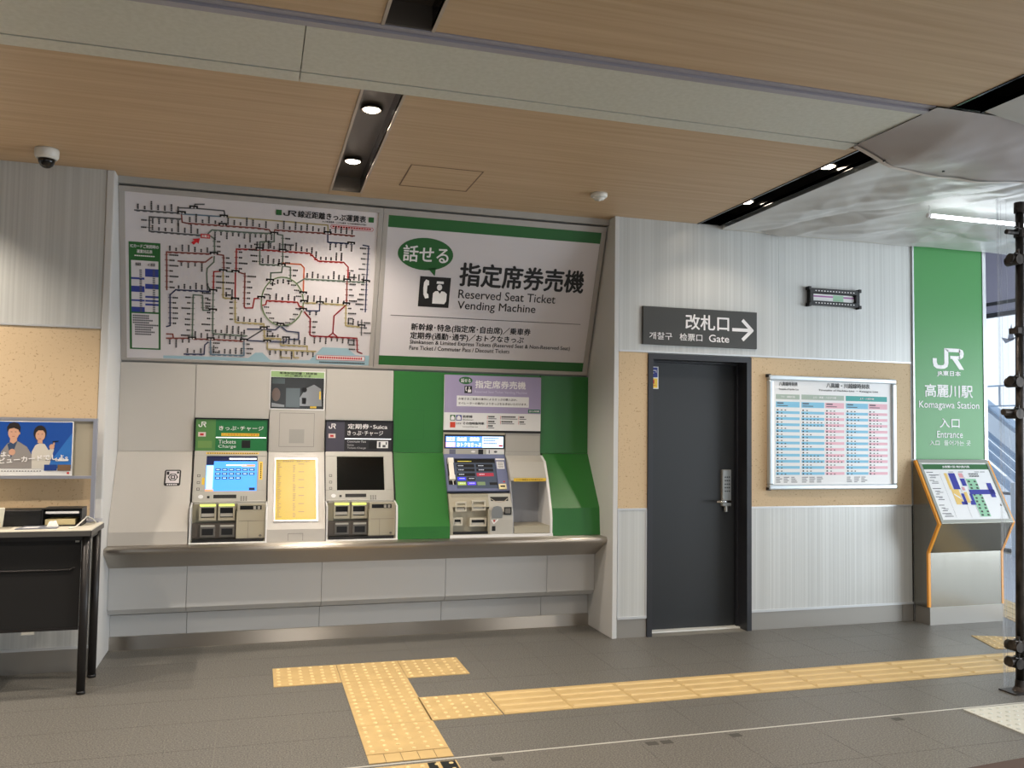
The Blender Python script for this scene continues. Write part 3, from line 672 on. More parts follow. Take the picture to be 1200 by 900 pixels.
b.m(WHITE).txt(SG, '高麗川', -.400, .898, -.353, .916, .0102, .02); b.obj('you_are_here_mark', rm)
b = B()
b.m(PAPER2).quad(SG, .411, .765, .055, .088, w); b.m(RED).line(SG, [(.411, .055), (.765, .055), (.765, .088), (.411, .088)], .003, w + .0003, True)
for i in range(20): b.quad(SG, .422 + .0165 * i, .434 + .0165 * i, .063, .080, w + .0003)
b.m(BLACK)
for i in range(26): b.quad(SG, .433 + .013 * i, .443 + .013 * i, .030, .039, w)
b.obj('notice_print', rm)
# fare table for card users on the left of the map
b = B(GREEN).quad(SG, -.866, -.666, .082, .835, .006)
b.m(PAPER).quad(SG, -.852, -.679, .092, .340, .0065).quad(SG, -.852, -.679, .352, .709, .0065)
b.m(WHITE).txt(SG, 'ICカードご利用時の', -.855, .795, -.677, .820, .007, .02).txt(SG, '運賃対応表', -.815, .760, -.717, .784, .007, .02)
for i in range(10): b.quad(SG, -.83 + .013 * i, -.82 + .013 * i, .738, .746, .007)
b.m(BLUE)
for v0, v1 in ((.578, .592), (.49, .532), (.425, .437), (.35, .385)): b.quad(SG, -.852, -.768, v0, v1, .007)
for v0, v1 in ((.60, .655), (.515, .55), (.452, .466), (.425, .437), (.398, .412)): b.quad(SG, -.764, -.679, v0, v1, .007)
b.m(BLACK).txt(SG, '普通運賃', -.825, .672, -.79, .695, .007, .01).txt(SG, 'IC運賃', -.745, .672, -.70, .695, .007, .01)
b.m(INK)
for i in range(22): b.quad(SG, -.80, -.784, .353 + .0136 * i, .361 + .0136 * i, .0075); b.quad(SG, -.716, -.70, .353 + .0136 * i, .361 + .0136 * i, .0075)
for r in range(9):
    k = rnd.randint(9, 13); a = -.845 if r < 4 else -.832
    for i in range(k): b.quad(SG, a + .0118 * i, a + .0095 + .0118 * i, .318 - .0165 * r, .329 - .0165 * r, .007)
b.obj('fare_table', rm)

# ------------------------------------------------------------------ ticket vending machines
def bezel(b, F, u0, u1, v0, v1, a0, a1, c0, c1, w0, w1):
    """plate u0..v1 with a rectangular opening a0..c1"""
    b.box(F, u0, u1, c1, v1, w0, w1).box(F, u0, u1, v0, c0, w0, w1).box(F, u0, a0, c0, c1, w0, w1).box(F, a1, u1, c0, c1, w0, w1)
def machine(dx, label, header, blank):
    e = empty('ticket_machine', (-.169 + dx, 6.4, .742), label, 'ticket machine', 'ticket machines set in the wall')
    U = lambda u: u + dx
    b = B(DARK).bx(U(-.421), U(.084), 6.50, 6.555, .78, 1.60)
    b.box(MU, U(-.421), U(-.414), 0, .238, 0, .014).box(MU, U(.077), U(.084), 0, .238, 0, .014).box(MU, U(-.421), U(.084), .231, .238, 0, .014)
    b.box(MS, U(-.424), U(-.416), 0, .372, -.06, .004).box(MS, U(.080), U(.088), 0, .372, -.06, .004)
    b.obj('housing', e)
    # header
    h = B(header[0]).box(MU, U(-.414), U(.077), .0, .231, 0, .006)
    h.m(header[1]).quad(MU, U(-.414), U(-.280), .0, .231, .0075)
    h.m(mat('header_light_bar', (1, 1, 1), .3, emit=(1, 1, 1), es=1.2)).quad(MU, U(-.277), U(.068), .099, .105, .0085)
    h.m(WHITE); jr(h, MU, U(-.397), .175, U(-.345), .213, .009)
    h.m(mat('pale_tag', (.86, .78, .76), .5)).quad(MU, U(-.397), U(-.346), .107, .139, .0085); h.m(RED).quad(MU, U(-.385), U(-.36), .115, .130, .009)
    header[2](h, U)
    h.m(BLACK).quad(MU, U(-.099), U(-.040), .028, .083, .0085)
    h.obj('header_sign', e)
    # leaning touch screen plate
    p = B(GREYPL); bezel(p, MS, U(-.416), U(.080), -.012, .372, U(-.334), U(.013), .073, .333, -.02, .0)
    p.m(GREYPL).bx(U(-.40), U(.07), 6.34, 6.40, .985, 1.02)
    p.obj('screen_plate', e, bevel=.002)
    s = B(BLKGL if blank else mat('screen_blue', (.2, .5, .9), .3, emit=(.32, .62, .98), es=.95))
    s.quad(MS, U(-.334), U(.013), .073, .333, -.012)
    if not blank:
        s.m(mat('screen_navy', (.05, .08, .2), .3, emit=(.06, .10, .26), es=.6)).quad(MS, U(-.334), U(.013), .296, .333, -.0115).quad(MS, U(-.334), U(-.283), .268, .296, -.0115)
        for r in range(3):
            for i in range(6 if r < 2 else 4): s.quad(MS, U(-.272 + .046 * i), U(-.236 + .046 * i), .224 - .031 * r, .242 - .031 * r, -.0112)
        s.quad(MS, U(-.04), U(.0), .08, .10, -.0112)
        s.m(mat('screen_pale', (.7, .85, 1), .3, emit=(.62, .83, 1), es=1)).quad(MS, U(-.330), U(-.285), .09, .264, -.0113)
        for i in range(3):
            for k in range(6 if i < 2 else 4): s.quad(MS, U(-.266 + .046 * k), U(-.243 + .046 * k), .230 - .031 * i, .236 - .031 * i, -.0108)
        s.m(mat('screen_white', (1, 1, 1), .3, emit=(1, 1, 1), es=1)).quad(MS, U(-.18), U(.005), .309, .320, -.0108).quad(MS, U(-.20), U(-.06), .262, .270, -.0108)
        s.m(mat('screen_orange', (1, .6, .4), .3, emit=(1, .58, .40), es=.9)).quad(MS, U(-.093), U(-.003), .256, .272, -.0108).quad(MS, U(-.334), U(-.28), .075, .088, -.0108)
    s.obj('touch_screen', e, label='dark blank touch screen' if blank else 'lit blue touch screen')
    B(DARK).quad(MS, U(-.276), U(-.123), .019, .045, .0012).obj('card_slot', e)
    B(DARK).quad(MS, U(-.318), U(-.301), .020, .036, .0012).obj('sensor_window', e)
    for v in (.175, .125, .078): B(DARK).quad(MS, U(-.390), U(-.370), v, v + .018, .0012).m(GREYPL).quad(MS, U(-.387), U(-.373), v + .003, v + .015, .0016).obj('push_button', e)
    B(PAPER2).ell(MS, U(-.36), .031, .017, .014, .0013).obj('coin_guide', e)
    if not blank:
        k = B(YEL).quad(MS, U(-.339), U(.022), .346, .358, .0013); k.m(BLACK)
        for i in range(22): k.quad(MS, U(-.33 + .0158 * i), U(-.32 + .0158 * i), .349, .355, .0017)
        k.obj('yellow_strip', e)
        k = B(YEL).quad(MS, U(.026), U(.050), .155, .290, .0013); k.m(BLACK)
        for i in range(8): k.quad(MS, U(.034), U(.042), .165 + .0145 * i, .175 + .0145 * i, .0017)
        k.obj('yellow_strip', e)
        B(YEL).quad(MS, U(-.357), U(-.340), .118, .170, .0013).obj('yellow_strip', e)
    k = B(mat('grille_grey', (.42, .41, .39), .5))
    for i in range(3):
        for j in range(3): k.quad(MS, U(-.095 + .017 * i), U(-.085 + .017 * i), .0 + .012 * j, .008 + .012 * j, .0013)
    k.obj('speaker_grille', e)
    # lower mechanism: white cheeks, note and card mouths, coin door
    for a, c in ((-.420, -.408), (.078, .090)):
        B(PAPER2 if a > 0 else WHITEP).yz([(6.40, 1.02), (6.24, .985), (6.222, .90), (6.222, .745), (6.40, .745)], U(a), U(c)).obj('side_cheek', e)
    B(mat('khaki_recess', (.60, .58, .50), .5)).bx(U(-.408), U(.078), 6.335, 6.36, .745, 1.0).bx(U(-.408), U(.078), 6.26, 6.34, .742, .760).obj('recess', e)
    def mouth(u0, u1):
        m_ = B(BEIGE); F = Fr((6.285, .742))
        bezel(m_, F, u0, u1, .150, .268, u0 + .012, u1 - .012, .168, .238, -.05, 0)
        m_.m(DARK).box(F, u0 + .012, u1 - .012, .168, .238, -.05, -.035)
        m_.m(GREYPL).box(F, u0 + .014, u1 - .014, .176, .196, -.035, -.010)
        m_.m(mat('slot_light', (.9, 1, .4), .4, emit=(.85, .97, .35), es=1.6)).quad(F, u0 + .006, u1 - .006, .250, .261, .001)
        m_.obj('note_mouth', e, label='slot mouth under a yellow-green light strip')
    mouth(U(-.362), U(-.250)); mouth(U(-.238), U(-.128))
    t = B(GUN); F = Fr((6.28, .742)); t.box(F, U(-.405), U(-.118), .028, .132, -.05, -.012)
    t.m(DARK)
    for a in (-.352, -.225):
        t.m(MATS['grille_grey']).box(F, U(a), U(a + .098), .038, .118, -.012, .0); t.m(DARK).box(F, U(a + .012), U(a + .086), .052, .095, -.002, .003)
        t.m(GREYPL).box(F, U(a + .004), U(a + .094), .108, .120, -.002, .006)
    t.obj('return_tray', e)
    d = B(BEIGE); F = Fr((6.262, .742)); d.box(F, U(-.116), U(.076), .026, .212, -.06, 0)
    d.m(MATS['grille_grey']).quad(F, U(-.038), U(-.036), .03, .145, .0012).quad(F, U(-.10), U(.07), .146, .148, .0012)
    d.ell(F, U(.045), .045, .010, .008, .0015, 12)
    d.obj('coin_door', e, bevel=.002)
    d = B(BEIGE); bezel(d, F, U(-.110), U(.076), .212, .262, U(-.095), U(.05), .222, .252, -.06, 0)
    d.m(DARK).box(F, U(-.095), U(.05), .222, .252, -.05, -.02); d.m(GREYPL)
    for i in range(2): d.box(F, U(-.005 + .028 * i), U(.012 + .028 * i), .226, .246, -.03, -.006)
    d.obj('coin_slot', e)
    B(DARK).bx(U(-.40), U(.065), 6.238, 6.262, .744, .768).obj('foot_strip', e)
    B(PAPER2).bx(U(-.42), U(.09), 6.215, 6.240, .7415, .749).obj('foot_rail', e)
    return e
def head1(h, U):
    h.m(WHITE).txt(MU, 'きっぷ･チャージ', U(-.257), .153, U(.048), .184, .009, .02)
    h.txt(MU, 'Tickets', U(-.259), .058, U(-.140), .086, .009, .0).txt(MU, 'Charge', U(-.259), .022, U(-.139), .050, .009, .0)
    h.m(YEL).quad(MU, U(-.241), U(.020), .112, .134, .0085); h.m(RED).txt(MU, 'ここからもチャージできます', U(-.235), .116, U(.014), .130, .009, .01)
    h.m(mat('light_olive', (.44, .58, .32), .5)).quad(MU, U(-.398), U(-.303), .027, .077, .0085)
def head2(h, U):
    h.m(WHITE).txt(MU, '定期券･Suica', U(-.257), .176, U(.038), .214, .009, .02).txt(MU, 'きっぷ･チャージ', U(-.259), .127, U(.007), .163, .009, .01)
    h.m(mat('dim_white', (.75, .74, .75), .5)).txt(MU, 'Commuter Pass', U(-.258), .074, U(-.12), .091, .009, .0).txt(MU, 'Suica', U(-.258), .050, U(-.21), .064, .009, .0).txt(MU, 'Tickets Charge', U(-.258), .024, U(-.12), .041, .009, .0)
    h.m(PAPER2).quad(MU, U(-.037), U(.047), .034, .087, .0085); h.m(INK).quad(MU, U(-.025), U(-.01), .04, .08, .009).quad(MU, U(.005), U(.028), .04, .058, .009).quad(MU, U(.028), U(.038), .06, .08, .009)
machine(0, 'ticket machine with green header and lit blue touch screen, leftmost in the wall', (mat('machine_green', (.13, .46, .25), .4), mat('machine_green_side', (.33, .52, .28), .4), head1), False)
machine(.910, 'ticket machine with dark grey header and a blank black screen', (mat('machine_charcoal', (.16, .155, .17), .4), mat('machine_slate', (.29, .28, .33), .4), head2), True)

# reserved seat machine
rv = empty('reserved_seat_machine', (1.78, 6.4, .742), 'large reserved seat ticket machine with telephone handset, purple header and side recess', 'ticket machine', 'ticket machines set in the wall')
PUR = mat('lilac_print', (.64, .60, .73), .45)
b = B(PAPER2).box(MU, 1.384, 2.170, .178, .606, -.02, .008); b.obj('header_board', rv)
w = .0095
b = B(PUR).quad(MU, 1.384, 2.170, .314, .606, w)
b.m(GREEN).ell(MU, 1.551, .565, .054, .029, w + .0005); b.m(BLACK).quad(MU, 1.542, 1.602, .466, .523, w + .0005)
b.m(WHITE).txt(MU, '話せる', 1.513, .550, 1.590, .580, w + .001, .02); picto(b, MU, 1.542, .466, .058, w + .001)
b.txt(MU, '指定席券売機', 1.628, .508, 2.040, .568, w + .001, .03)
b.m(mat('lilac_pale', (.80, .77, .86), .5)).txt(MU, 'Reserved Seat Ticket Vending Machine', 1.624, .464, 2.053, .490, w + .001, .0)
b.m(PAPER2).quad(MU, 1.482, 2.069, .363, .446, w + .0005)
b.m(BLACK).txt(MU, 'お客さまご自身の操作によるきっぷの購入ほか、', 1.496, .413, 1.972, .431, w + .001, .02).txt(MU, 'オペレーターの案内によりきっぷをお求めいただけます。', 1.495, .378, 2.056, .397, w + .001, .02)
b.m(mat('teal_green', (.10, .42, .32), .5)).quad(MU, 2.064, 2.163, .320, .349, w + .0005); b.m(WHITE).txt(MU, '話せる券売機', 2.072, .327, 2.155, .343, w + .001, .01)
b.m(GREEN).quad(MU, 1.432, 1.473, .252, .295, w); b.m(BLUE).quad(MU, 1.479, 1.523, .252, .295, w); b.m(mat('orange_red', (.85, .28, .18), .5)).quad(MU, 1.432, 1.474, .198, .241, w)
b.m(WHITE).poly(MU, [(1.438, .257), (1.438, .275), (1.445, .289), (1.458, .289), (1.467, .275), (1.467, .257)], w + .0005).poly(MU, [(1.485, .257), (1.485, .275), (1.492, .289), (1.508, .289), (1.517, .275), (1.517, .257)], w + .0005)
b.m(BLACK).txt(MU, '新幹線', 1.533, .273, 1.609, .295, w, .02).txt(MU, 'その他特急列車', 1.534, .221, 1.704, .242, w, .02).txt(MU, 'Shinkansen', 1.533, .254, 1.617, .265, w, 0).txt(MU, 'Limited Express', 1.534, .198, 1.654, .210, w, 0)
b.txt(MU, '在来線', 1.480, .223, 1.520, .237, w, 0)
for u, v, L in ((1.738, .280, .060), (1.738, .242, .055), (1.738, .208, .045), (1.845, .280, .12), (1.845, .242, .095), (1.994, .280, .05), (1.994, .242, .045)):
    b.m(RED).quad(MU, u - .009, u - .006, v - .014, v + .014, w)
    b.m(BLACK)
    for i in range(int(L / .013)): b.quad(MU, u + .013 * i, u + .011 + .013 * i, v + .001, v + .012, w)
    b.m(INK).quad(MU, u, u + L * 1.1, v - .012, v - .007, w)
b.obj('header_print', rv)
B(BLACK).box(MU, 1.382, 2.172, .160, .177, -.02, .010).obj('header_joint', rv)
hs = B(DARK).box(MU, 1.389, 1.873, .034, .144, -.03, .008); hs.m(GREYPL)
hs.m(BEIGE).box(MU, 1.384, 1.876, .144, .160, -.03, .012).box(MU, 1.384, 1.389, -.01, .144, -.03, .012); hs.obj('display_housing', rv)
ds = B(mat('display_blue', (.3, .5, .95), .3, emit=(.34, .56, .98), es=1.1)).quad(MU, 1.401, 1.691, .044, .130, .0095)
ds.m(mat('display_pale', (.8, .9, 1), .3, emit=(.78, .90, 1), es=1.15)).quad(MU, 1.691, 1.862, .044, .130, .0095)
ds.m(mat('display_pink', (.95, .6, .8), .3, emit=(.96, .62, .86), es=1)).quad(MU, 1.401, 1.475, .048, .084, .010)
ds.m(mat('display_white', (1, 1, 1), .3, emit=(1, 1, 1), es=1.2)).txt(MU, '指定席', 1.405, .094, 1.472, .124, .0105, .01).txt(MU, '自由席', 1.492, .094, 1.566, .124, .0105, .01).txt(MU, '乗車券', 1.592, .094, 1.668, .124, .0105, .01)
ds.txt(MU, '定期券', 1.405, .052, 1.470, .080, .0105, .01).txt(MU, 'おトクなきっぷ', 1.490, .050, 1.682, .082, .0105, .01)
ds.m(BLUE)
for r, L in ((.112, .13), (.096, .10), (.072, .12)): 
    for i in range(int(L / .014)): ds.quad(MU, 1.702 + .014 * i, 1.713 + .014 * i, r, r + .009, .0105)
ds.m(RED).quad(MU, 1.825, 1.858, .052, .066, .0105)
ds.obj('top_display', rv, label='lit blue and white display strip')
b = B(GREYPL).box(MU, 1.389, 1.873, -.012, .034, -.02, .010); b.m(mat('slate_patch', (.42, .43, .50), .5)).quad(MU, 1.43, 1.48, -.008, .030, .0112)
b.m(BLACK).quad(MU, 1.66, 1.70, -.008, .030, .0112); b.m(PAPER2).quad(MU, 1.725, 1.870, -.008, .030, .0112); b.m(INK).quad(MU, 1.745, 1.753, -.002, .026, .0116).ell(MU, 1.80, .012, .014, .008, .0116, 12)
b.m(WHITE).ell(MU, 1.62, .012, .018, .008, .0112, 12).obj('pictogram_strip', rv)
# leaning blue console
BLU = mat('slate_blue', (.42, .45, .58), .4)
c0 = B(BLU); bezel(c0, RS, 1.387, 1.874, .036, .350, 1.463, 1.789, .056, .312, -.03, 0); c0.m(DARK).box(RS, 1.463, 1.789, .056, .312, -.03, -.010); c0.obj('console', rv)
sc = B(mat('console_screen', (.22, .25, .30), .3, emit=(.26, .30, .36), es=.5)).quad(RS, 1.466, 1.786, .058, .310, -.008)
sc.m(DARK).quad(RS, 1.466, 1.786, .278, .310, -.0075)
for u0, u1, v0, v1 in ((1.479, 1.618, .238, .266), (1.632, 1.766, .238, .266), (1.479, 1.618, .204, .228), (1.632, 1.766, .204, .228), (1.477, 1.618, .164, .190), (1.553, 1.614, .127, .155), (1.723, 1.784, .088, .110)): sc.quad(RS, u0, u1, v0, v1, -.0075)
def em(n, c): return mat(n, c, .4, emit=c, es=.7)
sc.m(em('key_red', (.55, .16, .22))).quad(RS, 1.630, 1.765, .162, .191, -.0075); sc.m(em('key_blue', (.15, .16, .85))).quad(RS, 1.476, 1.541, .128, .155, -.0075)
sc.m(em('key_purple', (.33, .25, .80))).quad(RS, 1.549, 1.616, .088, .115, -.0075); sc.m(em('key_lime', (.60, .68, .30))).quad(RS, 1.474, 1.538, .088, .115, -.0075); sc.m(em('key_olive', (.40, .46, .33))).quad(RS, 1.627, 1.689, .086, .115, -.0075)
sc.m(em('key_text', (.70, .72, .75)))
for u0, v in ((1.49, .250), (1.65, .250), (1.49, .214), (1.65, .214), (1.49, .175), (1.65, .175), (1.49, .140), (1.565, .140), (1.49, .100), (1.565, .100)):
    for i in range(4): sc.quad(RS, u0 + .011 * i, u0 + .008 + .011 * i, v, v + .007, -.007)
sc.m(em('key_lettering', (.75, .7, .3))).quad(RS, 1.49, 1.60, .288, .294, -.007)
sc.obj('console_screen', rv)
ph = B(DARK).box(RS, 1.402, 1.458, .088, .305, 0, .004).obj('handset_cradle', rv)
ph = B(mat('cream_handset', (.93, .91, .87), .4)).box(RS, 1.410, 1.446, .122, .298, .012, .032).box(RS, 1.406, 1.450, .262, .302, .004, .034).box(RS, 1.406, 1.450, .118, .156, .004, .034)
ph.tube([RS.p(1.43, .12, .02), RS.p(1.432, .098, .018), RS.p(1.436, .085, .006)], .004); ph.obj('telephone_handset', rv, bevel=.004, label='cream telephone handset')
b = B(PAPER2).quad(RS, 1.797, 1.857, .222, .286, .0015).quad(RS, 1.792, 1.865, .298, .312, .0015); b.m(INK)
for i in range(5): b.quad(RS, 1.805, 1.85, .232 + .011 * i, .236 + .011 * i, .002)
b.obj('console_label', rv)
b = B(mat('cream_button', (.90, .86, .66), .4)).box(RS, 1.790, 1.848, .046, .088, 0, .012); b.m(DARK).quad(RS, 1.80, 1.838, .060, .074, .0125); b.obj('cream_button', rv)
B(RED).quad(RS, 1.83, 1.845, .105, .118, .0015).obj('red_mark', rv)
# mechanism unit
lw = B(GREYPL)
lw.yz([(6.315, 1.06), (6.245, .93), (6.235, .87), (6.235, .745), (6.39, .745), (6.39, 1.06)], 1.695, 1.875).obj('coin_unit', rv, bevel=.002)
F = Fr((6.238, .742)); lw = B(DARK); lw.m(DARK)
RMF = Fr((6.235, .885), (6.315, 1.06))
lw = B(DARK).poly(RMF, [(1.71, .165), (1.852, .165), (1.85, .13), (1.82, .10), (1.78, .09), (1.74, .10), (1.715, .13)], .004)
lw.m(BEIGE).line(RMF, [(1.715, .150), (1.745, .128), (1.78, .120), (1.82, .128), (1.845, .150)], .006, .006)
lw.obj('coin_mouth', rv, label='black crescent coin mouth')
lw = B(mat('steel_bowl', (.55, .55, .54), .3, .7)).poly(F, [(1.708, .14), (1.790, .14), (1.792, .20), (1.78, .225), (1.75, .232), (1.72, .225), (1.706, .20)], .004)
lw.m(DARK).quad(F, 1.803, 1.862, .165, .222, .004).quad(F, 1.710, 1.738, .046, .082, .004); lw.m(MATS['grille_grey']).quad(F, 1.812, 1.853, .174, .213, .0045)
lw.m(WHITE).line(F, [(1.71, .125), (1.725, .10), (1.755, .13)], .008, .004); lw.m(RED).quad(F, 1.722, 1.733, .115, .128, .0045)
lw.obj('coin_return', rv)
lb = B(BEIGE).yz([(6.315, 1.06), (6.245, .93), (6.235, .87), (6.235, .745), (6.39, .745), (6.39, 1.06)], 1.390, 1.412).bx(1.412, 1.695, 6.30, 6.39, .745, 1.06).bx(1.412, 1.695, 6.245, 6.30, .745, .765)
lb.bx(1.683, 1.695, 6.24, 6.30, .765, .95).yz([(6.315, 1.06), (6.262, .965), (6.30, .965), (6.33, 1.06)], 1.412, 1.695)
lb.obj('ticket_unit', rv)
F2 = Fr((6.30, .742))
for u0, u1, v0, v1 in ((1.435, 1.520, .190, .262), (1.560, 1.668, .195, .272), (1.418, 1.492, .085, .145), (1.548, 1.676, .078, .140)):
    q = B(mat('cream_slot', (.78, .76, .70), .4)); bezel(q, F2, u0, u1, v0, v1, u0 + .012, u1 - .012, v0 + .012, v1 - .012, 0, .035); q.m(DARK).box(F2, u0 + .012, u1 - .012, v0 + .012, v1 - .012, 0, .012)
    q.m(GREYPL).box(F2, u0 + .016, u1 - .016, v0 + .012, v0 + .026, .01, .03); q.obj('ticket_mouth', rv)
b = B(DARK).bx(1.412, 1.690, 6.243, 6.262, .766, .784); b.m(MATS['grille_grey']); b.quad(RMF, 1.42, 1.52, .172, .184, .003).quad(RMF, 1.54, 1.66, .172, .184, .003); b.obj('foot_strip', rv)
# side recess for bags
b = B(GREYPL).box(MU, 1.880, 2.170, -.016, .160, -.03, .004); b.m(MATS['panel_seam']); outline(b, MU, 1.884, 2.166, .015, .145, .002, .0048); b.obj('recess_header', rv)
HOOD = mat('hood_grey', (.70, .69, .66), .3)
B(HOOD).yz([(6.50, 1.345), (6.41, 1.30), (6.34, 1.185), (6.33, 1.155), (6.50, 1.155)], 1.880, 2.172).obj('recess_hood', rv, bevel=.004)
b = B(YEL).quad(Fr((6.33, 1.15)), 1.905, 2.165, .0, .026, .002); b.m(BLACK).txt(Fr((6.33, 1.15)), 'ここに防犯カメラがあります。', 1.925, .006, 2.145, .020, .003, .01); b.obj('warning_strip', rv, label='yellow warning strip')
b = B(mat('recess_interior', (.66, .67, .70), .5)).bx(1.876, 2.19, 6.53, 6.555, .76, 1.155); b.obj('recess_back', rv)
B(PAPER2).yz([(6.50, 1.345), (6.41, 1.30), (6.34, 1.17), (6.245, .93), (6.235, .87), (6.235, .745), (6.53, .745), (6.53, 1.345)], 2.172, 2.190).obj('recess_side', rv)
B(MATS['recess_interior']).yz([(6.50, 1.155), (6.33, 1.155), (6.25, .93), (6.24, .87), (6.24, .745), (6.53, .745), (6.53, 1.155)], 1.875, 1.880).obj('recess_side', rv)
B(BEIGE).bx(1.880, 2.172, 6.25, 6.53, .805, .818).bx(1.885, 2.168, 6.238, 6.26, .765, .812).obj('recess_shelf', rv)
B(PAPER2).bx(1.388, 2.190, 6.222, 6.26, .7415, .762).obj('foot_rail', rv)
# ------------------------------------------------------------------ notices on the machine wall
b = B(PAPER2).box(UP, .085, .478, .310, .598, 0, .002)
b.m(mat('pale_green_header', (.60, .72, .50), .35)).quad(UP, .091, .472, .550, .592, .0025)
b.m(BLACK).txt(UP, '乗車駅証明書・精算機', .15, .572, .42, .588, .003, .02).txt(UP, 'のご案内です', .19, .554, .38, .569, .003, .02)
ph1 = mat('photo_dark', (.16, .16, .15), .2); b.m(ph1).quad(UP, .091, .472, .318, .548, .0025)
b.m(mat('photo_teal', (.24, .28, .27), .12)).quad(UP, .20, .30, .33, .47, .0028).quad(UP, .10, .19, .50, .54, .0028)
b.m(mat('photo_brown', (.36, .28, .22), .12)).ell(UP, .13, .42, .03, .05, .0028, 14)
b.m(mat('photo_grey', (.50, .51, .52), .12)).poly(UP, [(.30, .34), (.30, .40), (.34, .47), (.40, .50), (.45, .47), (.46, .34)], .0028).poly(UP, [(.10, .33), (.19, .33), (.19, .345), (.10, .36)], .0028)
b.m(DARK).quad(UP, .315, .345, .355, .40, .003).ell(UP, .33, .46, .02, .02, .003, 12); b.m(YEL).quad(UP, .375, .42, .325, .338, .003).quad(UP, .44, .45, .39, .45, .003)
b.obj('photo_notice', label='glossy laminated photo notice with a pale green heading above the yellow list', cat='notice')
nt = empty('yellow_fare_notice', LP.p(.285, .055), 'yellow fare list in a metal frame between the two ticket machines', 'notice')
b = B(mat('notice_frame', (.80, .78, .75), .3, .5)); bezel(b, LP, .131, .436, .055, .552, .142, .424, .068, .540, 0, .008); b.obj('frame', nt, bevel=.001)
b = B(mat('amber_sheet', (.77, .66, .13), .35)).box(LP, .142, .424, .068, .540, 0, .003); b.m(mat('amber_ink', (.62, .50, .22), .5))
b.txt(LP, '普通乗車券・運賃のご案内', .19, .520, .38, .533, .004, .02)
for i in range(34):
    v = .502 - .0125 * i
    b.quad(LP, .155, .155 + rnd.uniform(.008, .03), v, v + .005, .004)
    if i % 6: b.quad(LP, .262, .262 + rnd.uniform(.012, .02), v, v + .005, .004)
    if i % 5 == 0: b.quad(LP, .30, .34, v, v + .005, .004)
b.obj('printed_sheet', nt)
b = B(BLACK).poly(LP, [(-.604, .345), (-.596, .336), (-.505, .336), (-.497, .345), (-.497, .450), (-.505, .459), (-.596, .459), (-.604, .450)], .0015)
b.m(PAPER).quad(LP, -.594, -.507, .357, .450, .002); b.m(BLACK)
b.ell(LP, -.548, .402, .034, .030, .0024, 6); b.m(PAPER).ell(LP, -.548, .402, .024, .021, .0028, 16); b.m(BLACK).quad(LP, -.562, -.534, .388, .416, .0032); b.m(PAPER).quad(LP, -.555, -.541, .395, .409, .0036)
b.m(BLACK).quad(LP, -.590, -.574, .420, .445, .0024).quad(LP, -.524, -.510, .430, .446, .0024)
b.m(WHITE)
for i in range(5): b.quad(LP, -.585 + .014 * i, -.575 + .014 * i, .342, .350, .0024)
b.obj('square_sticker', label='small black and white square sticker on the grey panel left of the machines', cat='sticker')

# ------------------------------------------------------------------ ceiling fittings
cc = empty('dome_camera', (-1.255, 5.66, CEIL), 'white dome security camera on the ceiling above the left wall', 'security camera')
b = B(mat('camera_white', (.86, .85, .82), .4)).lathe(-1.255, 5.66, [(.066, CEIL), (.068, CEIL - .012), (.066, CEIL - .045), (.058, CEIL - .058), (.047, CEIL - .060)], 32); b.obj('camera_body', cc, True)
b = B(mat('smoked_dome', (.10, .09, .085), .08)).lathe(-1.255, 5.66, [(.047, CEIL - .060), (.044, CEIL - .080), (.034, CEIL - .100), (.020, CEIL - .111), (.006, CEIL - .115)], 28); b.obj('dome', cc, True)
b = B(mat('clear_rim', (.8, .8, .78), .2)).lathe(-1.255, 5.66, [(.056, CEIL - .0585), (.054, CEIL - .062), (.048, CEIL - .062), (.048, CEIL - .0585)], 28); b.obj('dome_ring', cc, True)
sd = empty('ceiling_sensor', (2.228, 5.45, CEIL), 'small white round sensor on the wood ceiling above the reserved seat board', 'sensor')
B(MATS['camera_white']).lathe(2.228, 5.45, [(.058, CEIL), (.058, CEIL - .022), (.050, CEIL - .030)], 24).obj('sensor_base', sd, True)
B(MATS['camera_white']).lathe(2.228, 5.45, [(.040, CEIL - .030), (.036, CEIL - .042), (.012, CEIL - .044), (.010, CEIL - .052)], 20).obj('sensor_cap', sd, True)

# ------------------------------------------------------------------ plastic sheeting over the ceiling on the right
def sheet(name, x0, x1, y0, y1, nx, ny, zf, m, smooth=True):
    vs = [(x0 + (x1 - x0) * i / nx, y0 + (y1 - y0) * j / ny) for j in range(ny + 1) for i in range(nx + 1)]
    return B(m).add([(x, y, zf(x, y)) for x, y in vs], [(j * (nx + 1) + i, (j + 1) * (nx + 1) + i, (j + 1) * (nx + 1) + i + 1, j * (nx + 1) + i + 1) for j in range(ny) for i in range(nx)])
def crease(x, y, px, py, ang, amp, wd, l=9):
    dx, dy = x - px, y - py; c, s = math.cos(math.radians(ang)), math.sin(math.radians(ang)); d = abs(-dx * s + dy * c); t = dx * c + dy * s
    return amp * math.exp(-d / wd) * (1 if abs(t) < l else math.exp(-(abs(t) - l) * 3))
def tri(t): t = t % 1.0; return abs(2 * t - 1)
def crumple(x, y, a):
    u = x + .10 * math.sin(2.1 * y + 1) + .05 * math.sin(5 * x); v = y + .09 * math.sin(2.7 * x) + .04 * math.sin(6 * y + x)
    return a * (tri(u * .9 + v * .62) * 1.0 + tri(u * 1.7 - v * .8 + .3) * .55 + tri(v * 2.3 + u * .5 + .1) * .35 + tri(u * 4.1 + v * 3.2) * .16 + tri(u * 3.3 - v * 5.1) * .13)
